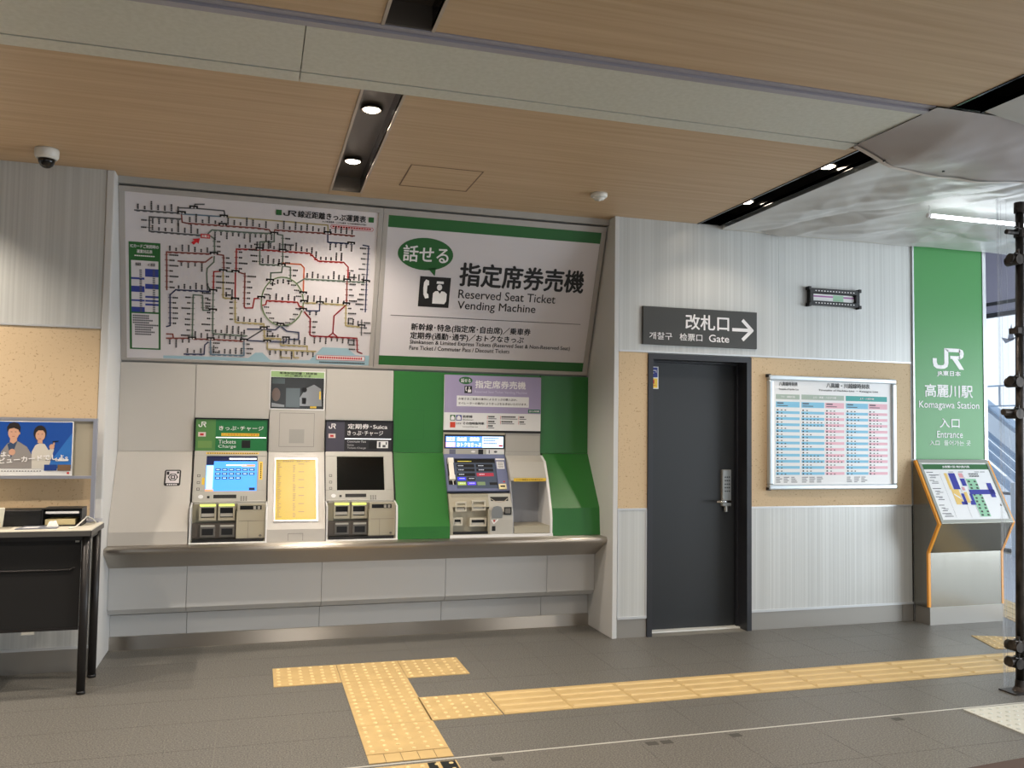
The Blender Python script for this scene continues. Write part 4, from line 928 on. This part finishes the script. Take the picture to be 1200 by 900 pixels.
def z1(x, y):
    e = max(0, min(1, (x - 3.47) / .5, (6.0 - y) / .30, (7.1 - x) / .5, (y - 4.0) / .3))
    z = CEIL - .036 - .014 * e
    k = 1 - .85 * max(0, 1 - abs(y - 4.77) / .35) * max(0, min(1, (x - 4.1) / .4))      # taut above the tube lamp
    z += e * k * (crumple(x, y, .034) - .026) + .004 * (1 - k)
    z += crease(x, y, 3.85, 5.9, -64, .016, .05) + crease(x, y, 4.05, 5.9, -64, -.014, .06) + crease(x, y, 4.6, 5.5, -35, -.012, .05, 1.2) + crease(x, y, 5.0, 5.45, 12, .012, .05, 1.3)
    z = min(z, CEIL + .035)
    return z
o = sheet('s', 3.475, 7.15, 4.02, 5.94, 230, 130, z1, FILM).obj('plastic_sheet', smooth=True, label='rumpled translucent plastic sheet over the ceiling beside the green sign', cat='plastic sheet')
def z2(x, y):
    t = max(0, min(1, (y - 3.41) / .68)); e = max(0, min(1, (x - 3.15) / .3))
    z = CEIL - .016 - .095 * math.sin(math.pi * .62 * t) * e
    z += (crumple(x * 1.2 + 3, y * 1.3, .018) - .018) * e * min(1, t * 4)
    return z
def hang(m):
    nx, ny = 90, 24; vs = []
    for j in range(ny + 1):
        for i in range(nx + 1):
            t = j / ny; y0, y1 = 3.40, 4.0 + .11 * min(1, max(0, i / nx * 4)) * math.sin(min(math.pi, i / nx * 7)) ** 2
            y = y0 + (y1 - y0) * t; xl = 3.19 - .02 * t; x = xl + (7.1 - xl) * (i / nx) ** 1.3
            vs.append((x, y, z2(x, y)))
    return B(m).add(vs, [(j * (nx + 1) + i, (j + 1) * (nx + 1) + i, (j + 1) * (nx + 1) + i + 1, j * (nx + 1) + i + 1) for j in range(ny) for i in range(nx)])
FILM2 = trans('shaded_pinkish_sheeting', (.70, .67, .66), .9, .4)  # darker pinkish film colour, with this sheet's shadow painted in
hang(FILM2).obj('plastic_sheet', smooth=True, label='sagging plastic sheet wrapped around the end of the shutter box', cat='plastic sheet')
def z3(x, y): return CEIL - .006 - .05 * math.sin(max(0, min(1, (x - 3.47) / .5)) * 1.57) + (crumple(x, y, .022) - .022) * min(1, (x - 3.47) / .3)
sheet('s', 3.472, 7.1, 1.5, 3.39, 90, 60, z3, FILM).obj('plastic_sheet', smooth=False, label='plastic sheet at the upper right corner, in front of the wrapped box', cat='plastic sheet')
bt = B(mat('white_batten', (.80, .79, .76), .5)).bx(3.50, 5.31, 5.955, 5.982, CEIL - .032, CEIL - .004)
bt.m(DARK)
for x in (3.66, 3.93, 4.20, 4.75): bt.cyl((x, 5.956, CEIL - .018), (x, 5.950, CEIL - .018), .007, 10)
bt.obj('fixing_batten', label='white batten with dark screws holding the plastic sheet along the wall top', cat='batten')
# hem of the hanging sheet
hb = B(mat('sheet_hem', (.84, .81, .79), .5))
pts = [(3.17 + (6.0 - 3.17) * (i / 40), ) for i in range(41)]
prev = None
for i in range(60):
    t = i / 59; y1 = 4.0 + .11 * min(1, t * .5 * 4) * math.sin(min(math.pi, t * .5 * 7)) ** 2; x = 3.17 + (7.1 - 3.17) * (t * .5) ** 1.3
    p = (x, y1, z2(x, y1) - .007)
    if prev: hb.add([(prev[0], prev[1] - .03, prev[2] - .001), (p[0], p[1] - .03, p[2] - .001), (p[0], p[1] + .004, p[2] + .001), (prev[0], prev[1] + .004, prev[2] + .001)], [(0, 1, 2, 3)])
    prev = p
hb.m(DARK)
for x, y in ((3.36, 3.99), (3.78, 4.0)): hb.cyl((x, y - .01, z2(x, y) - .006), (x, y - .01, z2(x, y) - .012), .008, 8)
hb.obj('sheet_hem', label='pale taped hem along the edge of the sagging plastic sheet', cat='tape')
# fluorescent tube lamp
fl = empty('fluorescent_lamp', (5.0, 4.77, 3.06), 'bare white fluorescent tube under the plastic sheeting', 'lamp')
B(mat('tube_glow', (1, 1, 1), .4, emit=(.95, .98, 1), es=9)).cyl((4.405, 4.77, 3.06), (5.58, 4.77, 3.062), .013, 16).obj('tube', fl, True)
for x in (4.392, 5.592): B(WHITE).cyl((x - .013, 4.77, 3.061), (x + .013, 4.77, 3.061), .015, 16).cyl((x, 4.77, 3.07), (x, 4.77, 3.13), .003, 8).obj('tube_fitting', fl)

# ------------------------------------------------------------------ scaffold pole and clear curtain
sp = empty('scaffold_pole', (4.52, 4.20, 0), 'dark steel scaffold pole with clamps at the right edge', 'scaffold pole')
P0, P1 = Vector((4.505, 4.20, .01)), Vector((4.565, 4.20, 3.02)); at = lambda z: P0 + (P1 - P0) * ((z - .01) / 3.01)
b = B(SCAF).cyl(P0, P1, .0243, 20); b.obj('pole', sp, True)
B(SCAF).cyl(at(2.955), at(3.02), .033, 18).cyl(at(2.95) + Vector((-.036, 0, 0)), at(2.985) + Vector((-.036, 0, 0)), .007, 8).obj('pole_collar', sp)
B(SCAF).bx(4.40, 4.61, 4.13, 4.258, 0, .008).lathe(4.505, 4.20, [(.045, .008), (.03, .03), (.026, .07)], 16).obj('base_plate', sp)
def clamp(z, stub, r=.030, tube=True):
    c = at(z)
    b = B(SCAF).cyl(c - Vector((0, 0, .026)), c + Vector((0, 0, .026)), .034, 16)
    b.cyl(c + Vector((-.03, -.01, 0)), c + Vector((-stub, -.01, 0)), r, 14)
    b.cyl(c + Vector((-.05, -.035, .0)), c + Vector((-.05, -.035, .045)), .007, 8).cyl(c + Vector((-.05, -.035, .04)), c + Vector((-.05, -.035, .055)), .012, 6)
    b.cyl(c + Vector((-.028, -.035, .02)), c + Vector((-.075, -.035, .028)), .006, 8)
    if tube: b.cyl(c + Vector((-.045, -.045, -.01)), c + Vector((-.045, .048, -.01)), .031, 14)
    b.obj('clamp', sp)
clamp(2.825, .115, .016, False); clamp(2.66, .09); clamp(1.895, .085); clamp(1.70, .14, .020); clamp(.285, .075); clamp(.185, .095)
B(SCAF).cyl(at(2.18), at(2.235), .030, 16).bx(4.50, 4.53, 4.165, 4.235, 2.19, 2.225).obj('pole_joint', sp)
b = B(CURT); nx = 44; vs = []
for j in range(7):
    for i in range(nx + 1):
        x = 4.455 + 1.9 * i / nx; vs.append((x, 4.276 + .003 * math.sin(x * 9), .012 + 3.05 * j / 6))
b.add(vs, [(j * (nx + 1) + i, j * (nx + 1) + i + 1, (j + 1) * (nx + 1) + i + 1, (j + 1) * (nx + 1) + i) for j in range(6) for i in range(nx)])
cu = b.obj('vinyl_curtain', smooth=True, label='clear vinyl curtain sheet hanging to the floor beside the scaffold pole', cat='curtain')
b = B(CURTE)
for x, wd in ((4.457, .009), (4.480, .003), (4.525, .002)): b.add([(x - wd, 4.265, .012), (x + wd, 4.265, .012), (x + wd, 4.265, 3.06), (x - wd, 4.265, 3.06)], [(0, 1, 2, 3)])
b.obj('curtain_fold', cu)

# ------------------------------------------------------------------ station map stand
ks = empty('map_stand', (5.69, 5.85, 0), 'stainless steel information stand with orange edges and a slanted station map', 'information stand')
kp = [(5.815, 0), (5.815, .585), (5.695, .835), (5.955, 1.335), (5.975, 1.335), (5.975, 0)]
b = B(STEELD).yz([(5.815, .14), (5.815, .585), (5.698, .835), (5.955, 1.33), (5.974, 1.33), (5.974, .14)], 5.325, 6.060); b.obj('stand_body', ks)
B(BASE).bx(5.318, 6.066, 5.812, 5.976, 0, .142).obj('stand_base', ks)
ORG = mat('orange_edge', (.93, .62, .20), .45)
for x0, x1 in ((5.308, 5.326), (6.059, 6.077)):
    b = B(STEELD).yz([(5.822, .14), (5.822, .583), (5.705, .835), (5.957, 1.328), (5.976, 1.328), (5.976, .14)], x0, x1)
    b.m(ORG); t = .022
    outer = [(5.812, .145), (5.812, .585), (5.690, .835), (5.948, 1.340)]
    inner = [(5.832, .145), (5.832, .589), (5.713, .835), (5.970, 1.336)]
    for k in range(3): b.yz([outer[k], outer[k + 1], inner[k + 1], inner[k]], x0 - .002, x1 + .002)
    b.obj('orange_side_edge', ks, label='orange edge strip')
b = B(mat('stand_frame', (.62, .62, .58), .35, .6)); bezel(b, KM, 5.326, 6.060, .0, .572, 5.355, 6.035, .032, .538, -.01, .008); b.obj('display_frame', ks, bevel=.002)
b = B(PAPER2).box(KM, 5.355, 6.035, .032, .538, -.01, .003)
w = .004
b.m(GREEN).quad(KM, 5.355, 6.035, .482, .530, w); b.m(WHITE).txt(KM, 'JR高麗川駅 構内案内図', 5.556, .492, 5.838, .516, w + .001, .03)
NVY = mat('map_navy', (.12, .15, .58), .5); b.m(NVY)
b.quad(KM, 5.588, 5.655, .300, .447, w + .0006).quad(KM, 5.690, 5.735, .330, .398, w + .0006).quad(KM, 5.735, 6.0, .253, .295, w + .0012).quad(KM, 5.945, 5.993, .225, .355, w + .0012)
b.quad(KM, 5.725, 5.752, .160, .260, w + .0012).quad(KM, 5.700, 5.752, .160, .195, w + .0006).quad(KM, 5.640, 5.668, .165, .262, w + .0006).quad(KM, 5.610, 5.668, .163, .190, w + .0006)
b.m(mat('map_sage', (.56, .76, .62), .5)).quad(KM, 5.750, 5.855, .055, .395, w)
b.m(mat('map_ochre', (.88, .74, .42), .5)).quad(KM, 5.555, 5.632, .165, .300, w).quad(KM, 5.545, 5.575, .30, .447, w).quad(KM, 5.672, 5.705, .180, .275, w + .0008)
b.m(mat('map_rose', (.85, .60, .62), .5)).quad(KM, 5.692, 5.735, .405, .447, w).quad(KM, 5.672, 5.70, .29, .32, w + .001)
b.m(mat('map_check', (.22, .23, .22), .5))
for r in range(11):
    for u in (5.762, 5.822): b.quad(KM, u + .008 * (r % 2), u + .022 + .008 * (r % 2), .062 + .030 * r, .078 + .030 * r, w + .0009)
for i in range(8):
    for j in range(2): b.quad(KM, 5.80 + .013 * i, 5.809 + .013 * i, .413 + .020 * j, .426 + .020 * j, w)
b.m(PAPER2).poly(KM, [(5.565, .25), (5.62, .21), (5.62, .225), (5.565, .265)], w + .001)
b.ell(KM, 6.005, .155, .010, .010, w); b.m(BLACK).ell(KM, 6.005, .155, .009, .010, w + .0004, 12)
b.m(INK)
for r in range(17):
    v = .452 - .0245 * r
    if r in (5, 11): continue
    b.quad(KM, 5.372 + (.015 if r % 3 else 0), 5.372 + rnd.uniform(.05, .12), v, v + .006, w)
    if r % 2: b.quad(KM, 5.40, 5.40 + rnd.uniform(.03, .10), v - .009, v - .005, w)
for u in (5.60, 5.70, 5.87, 5.93): b.quad(KM, u, u + .05, .456, .461, w)
for u in (5.50, 5.655, 5.74): b.quad(KM, u, u + .0015, .05, .44, w)
b.obj('station_map', ks, label='white station map print under a green title bar')

# ------------------------------------------------------------------ desk, board and things on it (left)
dk = empty('side_table', (-1.6, 5.65, 0), 'tall grey-topped table with black mesh front panel at the left edge', 'table')
DT = mat('laminate_top', (.80, .78, .72), .4); LEG = mat('dark_metal_leg', (.16, .15, .15), .4, .3); MESH = mat('black_mesh', (.07, .065, .065), .7)
B(DT).prism(Fr((5.45, .905)), [(-2.6, 0), (-.895, 0), (-.895, .034), (-2.6, .034)], -.42, 0).obj('table_top', dk, bevel=.004)
B(mat('top_edging', (.33, .32, .31), .5)).bx(-2.6, -.893, 5.446, 5.452, .903, .932).bx(-.897, -.892, 5.446, 5.87, .903, .932).obj('edge_band', dk)
for x in (-.925, -2.55):
    for y in (5.492, 5.835):
        B(LEG).cyl((x, y, .018), (x, y, .905), .0235, 18).obj('leg', dk, True)
        B(DARK).cyl((x, y, 0), (x, y, .018), .025, 18).obj('leg_cap', dk, True)
B(LEG).bx(-2.55, -.925, 5.480, 5.505, .875, .905).bx(-.935, -.915, 5.49, 5.84, .872, .905).bx(-2.55, -.925, 5.825, 5.845, .875, .905).obj('frame_rail', dk)
b = B(MESH).yz([(5.515, .89), (5.515, .37), (5.522, .37), (5.522, .89)], -2.53, -.955); b.m(LEG).bx(-2.53, -.955, 5.510, 5.526, .36, .375).obj('front_panel', dk)
b = B(MESH).bx(-2.53, -.96, 5.53, 5.80, .700, .706); b.m(LEG).tube([(-2.53, 5.508, .705), (-1.01, 5.508, .705), (-.965, 5.53, .725)], .006); b.obj('shelf', dk)
B(GREYPL).bx(-1.245, -1.18, 5.505, 5.53, .345, .36).obj('panel_clip', dk); B(GREYPL).bx(-.985, -.965, 5.503, 5.512, .862, .886).obj('size_tag', dk)
bd = empty('poster_board', (-1.23, 5.90, .94), 'aluminium framed display board standing behind the table', 'display board')
AL = mat('board_aluminium', (.68, .69, .74), .35, .6)
FB = Fr((5.905, 0))
B(AL).box(FB, -2.2, -.960, 1.562, 1.580, -.012, .012).box(FB, -2.2, -.960, 1.205, 1.222, -.012, .012).obj('board_rail', bd)
B(mat('board_felt', (.66, .63, .56), .7)).box(FB, -2.2, -.975, 1.222, 1.562, -.008, -.002).obj('board_panel', bd)
for x in (-.968, -2.19): B(AL).box(FB, x - .012, x + .012, .958, 1.58, -.014, .014).bx(x - .05, x + .05, 5.83, 5.96, .9395, .952).obj('board_post', bd)
FP = Fr((5.892, 0)); w = .001
ps = B(PAPER2).box(FP, -1.66, -1.090, 1.224, 1.558, -.002, .0)
ps.m(mat('poster_blue', (.12, .30, .62), .3)).quad(FP, -1.655, -1.096, 1.268, 1.553, .0006); ps.m(mat('poster_light_blue', (.20, .44, .74), .3)).poly(FP, [(-1.24, 1.268), (-1.096, 1.268), (-1.096, 1.49)], .0009)
SK = mat('skin_print', (.80, .62, .52), .5); HR = mat('hair_print', (.13, .10, .10), .5); JK = mat('jacket_print', (.56, .54, .53), .5); BL = mat('blouse_print', (.80, .78, .74), .5)
def P(cx, cy, pts, s=1): return [(cx + x * s, cy + y * s) for x, y in pts]
ps.m(JK).poly(FP, [(-1.50, 1.268), (-1.485, 1.37), (-1.452, 1.42), (-1.425, 1.435), (-1.392, 1.432), (-1.345, 1.40), (-1.31, 1.34), (-1.29, 1.268)], .0012)
ps.m(mat('shirt_print', (.20, .28, .40), .5)).poly(FP, [(-1.452, 1.415), (-1.425, 1.435), (-1.40, 1.432), (-1.43, 1.33)], .0015)
ps.m(SK).poly(FP, [(-1.44, 1.43), (-1.437, 1.46), (-1.402, 1.46), (-1.40, 1.437), (-1.42, 1.418)], .0018).ell(FP, -1.421, 1.484, .030, .040, .002, 20).ell(FP, -1.389, 1.483, .005, .010, .0019, 8)
ps.m(HR).poly(FP, [(-1.455, 1.49), (-1.458, 1.52), (-1.445, 1.543), (-1.42, 1.550), (-1.395, 1.543), (-1.384, 1.52), (-1.388, 1.488), (-1.396, 1.505), (-1.42, 1.515), (-1.446, 1.508)], .0023)
ps.quad(FP, -1.437, -1.428, 1.490, 1.493, .0023).quad(FP, -1.415, -1.406, 1.490, 1.493, .0023); ps.m(mat('lip_print', (.62, .32, .30), .5)).quad(FP, -1.428, -1.414, 1.462, 1.465, .0023).quad(FP, -1.285, -1.269, 1.449, 1.452, .0026)
ps.m(SK).ell(FP, -1.425, 1.368, .018, .020, .0019, 12)
ps.m(BL).poly(FP, [(-1.315, 1.268), (-1.318, 1.37), (-1.300, 1.41), (-1.275, 1.425), (-1.248, 1.418), (-1.225, 1.38), (-1.205, 1.40), (-1.195, 1.385), (-1.213, 1.31), (-1.225, 1.268)], .0016)
ps.m(HR).ell(FP, -1.276, 1.485, .036, .048, .0020, 18); ps.m(SK).ell(FP, -1.274, 1.472, .027, .036, .0023, 18).poly(FP, [(-1.288, 1.425), (-1.286, 1.445), (-1.262, 1.445), (-1.260, 1.42)], .0019)
ps.m(HR).poly(FP, [(-1.305, 1.48), (-1.300, 1.51), (-1.276, 1.52), (-1.252, 1.51), (-1.246, 1.482), (-1.26, 1.502), (-1.285, 1.502)], .0026).quad(FP, -1.289, -1.281, 1.477, 1.480, .0026).quad(FP, -1.268, -1.260, 1.477, 1.480, .0026)
ps.m(SK).ell(FP, -1.208, 1.402, .015, .016, .0022, 12).ell(FP, -1.196, 1.418, .005, .012, .0022, 8); ps.m(DARK).poly(FP, [(-1.205, 1.428), (-1.172, 1.434), (-1.170, 1.440), (-1.205, 1.436)], .0024)
FT = Fr((5.892, 0)); FT.o = FP.p(-1.490, 1.297); FT.eu = Vector((math.cos(.085), 0, math.sin(.085))); FT.ev = Vector((-math.sin(.085), 0, math.cos(.085)))
ps.m(WHITE).txt(FT, '答えは、', -.11, .040, .060, .072, .003, .05).txt(FT, 'ビューカードでしょ。', .0, .0, .375, .034, .003, .05)
ps.m(PAPER2).quad(FP, -1.185, -1.112, 1.314, 1.326, .003); ps.m(mat('card_blue', (.14, .25, .52), .3)).quad(FP, -1.246, -1.176, 1.255, 1.292, .0032); ps.m(mat('card_brown', (.47, .37, .28), .3)).quad(FP, -1.171, -1.098, 1.254, 1.292, .0032)
ps.m(INK)
for i in range(24): ps.quad(FP, -1.64 + .016 * i, -1.63 + .016 * i, 1.250, 1.255, .0015)
for i in range(6): ps.quad(FP, -1.24 + .012 * i, -1.232 + .012 * i, 1.318, 1.322, .0034)
ps.m(RED).quad(FP, -1.118, -1.106, 1.234, 1.246, .0015)
ps.obj('poster', label='blue advertising poster of a man and a woman on the display board', cat='poster')
# things on the table
TZ = .939
b = B(DARK); b.bx(-1.43, -1.20, 5.66, 5.815, TZ, 1.035); b.obj('black_box', label='plain black box lying on the table beside the paper tray', cat='box', bevel=.004)
tr = empty('paper_tray', (-1.09, 5.78, TZ), 'black open paper tray on the table near its right end', 'paper tray')
b = B(DARK).bx(-1.195, -.985, 5.65, 5.815, TZ, TZ + .006).bx(-1.195, -.985, 5.812, 5.818, TZ, 1.042).bx(-1.198, -1.190, 5.65, 5.815, TZ, 1.042).bx(-.992, -.984, 5.66, 5.815, TZ, 1.042).bx(-1.195, -.985, 5.66, 5.815, 1.036, 1.043).obj('tray_body', tr)
B(PAPER2).bx(-1.18, -1.0, 5.665, 5.81, 1.012, 1.026).obj('paper_stack', label='white papers in the upper part of the black tray', cat='papers')
B(mat('cream_leaflets', (.80, .74, .56), .6)).bx(-1.18, -1.02, 5.66, 5.81, TZ + .008, TZ + .040).obj('leaflet_stack', label='cream leaflets in the bottom of the black tray', cat='leaflets')
b = B(mat('tissue', (.92, .91, .88), .7)); r2 = random.Random(3)
c = [(-1.13 + .045 * math.cos(a * .785) * r2.uniform(.6, 1.1), 5.62 + .03 * math.sin(a * .785) * r2.uniform(.7, 1.1)) for a in range(8)]
b.add([(x, y, TZ + .001) for x, y in c] + [((x - 1.13) / 2 if 0 else (-1.13 + (x + 1.13) * .6), 5.62 + (y - 5.62) * .6, TZ + r2.uniform(.018, .04)) for x, y in c] + [(-1.128, 5.62, TZ + .034)], [(i, (i + 1) % 8, 8 + (i + 1) % 8, 8 + i) for i in range(8)] + [(8 + i, 8 + (i + 1) % 8, 16) for i in range(8)] + [tuple(range(7, -1, -1))])
b.obj('crumpled_tissue', label='crumpled white tissue in front of the black tray', cat='tissue')
b = B(mat('magazine', (.45, .47, .52), .3)).add([(-1.30, 5.50, TZ), (-1.09, 5.53, TZ), (-1.10, 5.66, TZ), (-1.28, 5.64, TZ), (-1.30, 5.50, TZ + .006), (-1.09, 5.53, TZ + .006), (-1.10, 5.66, TZ + .006), (-1.28, 5.64, TZ + .006)], [(3, 2, 1, 0), (4, 5, 6, 7), (0, 1, 5, 4), (1, 2, 6, 5), (2, 3, 7, 6), (3, 0, 4, 7)])
b.m(PAPER2).add([(-1.27, 5.52, TZ + .0065), (-1.19, 5.53, TZ + .0065), (-1.19, 5.60, TZ + .0065), (-1.26, 5.59, TZ + .0065)], [(0, 1, 2, 3)])
b.obj('leaflet', label='glossy leaflet lying flat on the front of the table', cat='leaflet')
bb = empty('paper_bag', (-1.44, 5.6, TZ), 'white paper bag with a looped handle at the left edge of the table', 'bag')
B(mat('bag_paper', (.88, .86, .78), .6)).hexa([(-1.62, 5.54, TZ), (-1.40, 5.54, TZ), (-1.40, 5.66, TZ), (-1.62, 5.66, TZ), (-1.63, 5.53, TZ + .105), (-1.385, 5.53, TZ + .12), (-1.385, 5.64, TZ + .115), (-1.63, 5.64, TZ + .105)]).obj('bag_body', bb, bevel=.006)
B(mat('bag_cord', (.85, .80, .65), .6)).tube([(-1.41 + .03 * math.cos(a * .45), 5.528 - .004, TZ + .03 + .028 * math.sin(a * .45)) for a in range(-3, 6)], .003, 8).obj('bag_handle', bb)
B(mat('white_cable', (.85, .84, .80), .5)).tube([(-1.02, 5.50, TZ + .004), (-1.0, 5.56, TZ + .004), (-.985, 5.62, TZ + .02), (-.965, 5.72, TZ + .05), (-.945, 5.78, TZ + .03), (-.93, 5.81, TZ + .005), (-.96, 5.82, TZ + .004)], .0035, 8).obj('cable', label='thin white cable looping over the right end of the table', cat='cable')

# ------------------------------------------------------------------ passage, glazed wall and the outside at the right
EXT = mat('lavender_bulkhead', (.66, .65, .72), .6); FRD = mat('dark_window_frame', (.12, .13, .15), .4)
B(EXT).bx(9.72, 9.9, -4, 13, 3.27, 4.6).obj('wall_east', kind=ST)
B(EXT).bx(5.5, 9.9, 6.9, 13, 4.5, 4.6).obj('ceiling_passage', kind=ST)
wn = empty('window_1', (9.73, 8, 0), kind=ST)
B(FRD).bx(9.70, 9.74, -4, 13, 3.355, 3.40).bx(9.70, 9.76, -4, 13, 3.19, 3.25).obj('head_frame', wn)
B(FRD).bx(9.70, 9.76, -4, 13, 0, .045).obj('sill_frame', wn)
for y in (2.0, 4.5, 7.0, 10.2, 12.6): B(FRD).bx(9.71, 9.75, y - .025, y + .025, .04, 3.2).obj('mullion', wn)
B(GLASS).bx(9.725, 9.731, -4, 13, .045, 3.19).obj('glass_pane', wn)
hr = empty('handrail', (9.3, 9, 0), 'pale handrail posts and twin dark rails in front of the glazed wall', 'handrail')
B(mat('grey_rail', (.40, .42, .46), .35, .5)).cyl((9.5, 5, .80), (9.5, 12.5, .80), .020, 12).cyl((9.45, 5, .535), (9.45, 12.5, .535), .018, 12).obj('rail', hr)
for y in (8.83, 11.0): B(mat('pale_post', (.72, .76, .80), .35)).bx(9.40, 9.45, y - .03, y + .03, 0, .95).obj('post', hr)
bird = B(mat('bird_grey', (.62, .64, .70), .6)); BF = [(9.20, 3.02), (9.18, 2.93), (9.10, 2.88), (9.16, 2.84), (9.24, 2.86), (9.27, 2.93)]
bird.add([(9.715, 9.27, 2.90), (9.715, 9.12, 2.86), (9.715, 8.99, 2.90), (9.715, 9.08, 2.84), (9.715, 9.20, 2.81)], [(0, 1, 2, 3, 4)]); bird.add([(9.715, 9.17, 2.85), (9.715, 9.10, 3.07), (9.715, 9.06, 2.85)], [(0, 1, 2)])
bird.obj('bird_decal', label='grey bird shaped decal on the window glass', cat='decal')
# outside footbridge stair
WS = mat('white_steel', (.86, .89, .93), .5); WS2 = mat('blue_grey_steel', (.58, .67, .78), .5)
ob = empty('outdoor_stair', (12, 10, 0), 'pale steel outdoor stair with slanting rails seen through the window', 'stair')
b = B(WS2)
for z in (2.40, 2.06): b.bx(11.98, 12.02, 4, 16, z - .012, z + .012)
for y in [4 + .5 * i for i in range(24)]: b.bx(11.99, 12.01, y - .012, y + .012, 2.06, 2.40)
b.obj('upper_railing', ob)
def slant(z0, z1, th, m, n):
    B(m).add([(12, 12.6, z0 + .5 * 1), (12, 8.6, z1), (12, 8.6, z1 - th), (12, 12.6, z0 + .5 - th), (12.2, 12.6, z0 + .5), (12.2, 8.6, z1), (12.2, 8.6, z1 - th), (12.2, 12.6, z0 + .5 - th)],
             [(0, 1, 2, 3), (7, 6, 5, 4), (0, 4, 5, 1), (1, 5, 6, 2), (2, 6, 7, 3), (3, 7, 4, 0)]).obj(n, ob)
slant(2.05, -.2, .32, WS, 'stringer')
for k, (dz, th) in enumerate(((.10, .03), (-.42, .03), (-.60, .03), (-.78, .03), (-1.0, .05))): slant(2.05 + dz, -.2 + dz, th, WS2, 'stair_rail')
B(mat('pale_ground', (.72, .74, .78), .8)).bx(9.9, 30, -10, 30, -.3, -.1).obj('pavement', kind=ST)
# enclosing walls out of frame
wc = MATS['wall_core']
B(WHITEP).bx(-6.2, -6, -5, 6.9, 0, 3.3).obj('wall_west', kind=ST)
b = B(mat('south_wall', (.42, .40, .38), .6))
for x0, x1 in ((-6, -2.6), (-1.6, .4), (1.0, 2.6), (3.0, 5.0), (6.2, 6.9), (8.8, 9.9)): b.bx(x0, x1, -4.4, -4.2, 0, 3.3)
b.obj('wall_south', kind=ST)
B(WHITEP).bx(5.0, 9.9, 12.9, 13, 0, 4.6).obj('wall_north', kind=ST)
# no duplicate empty props
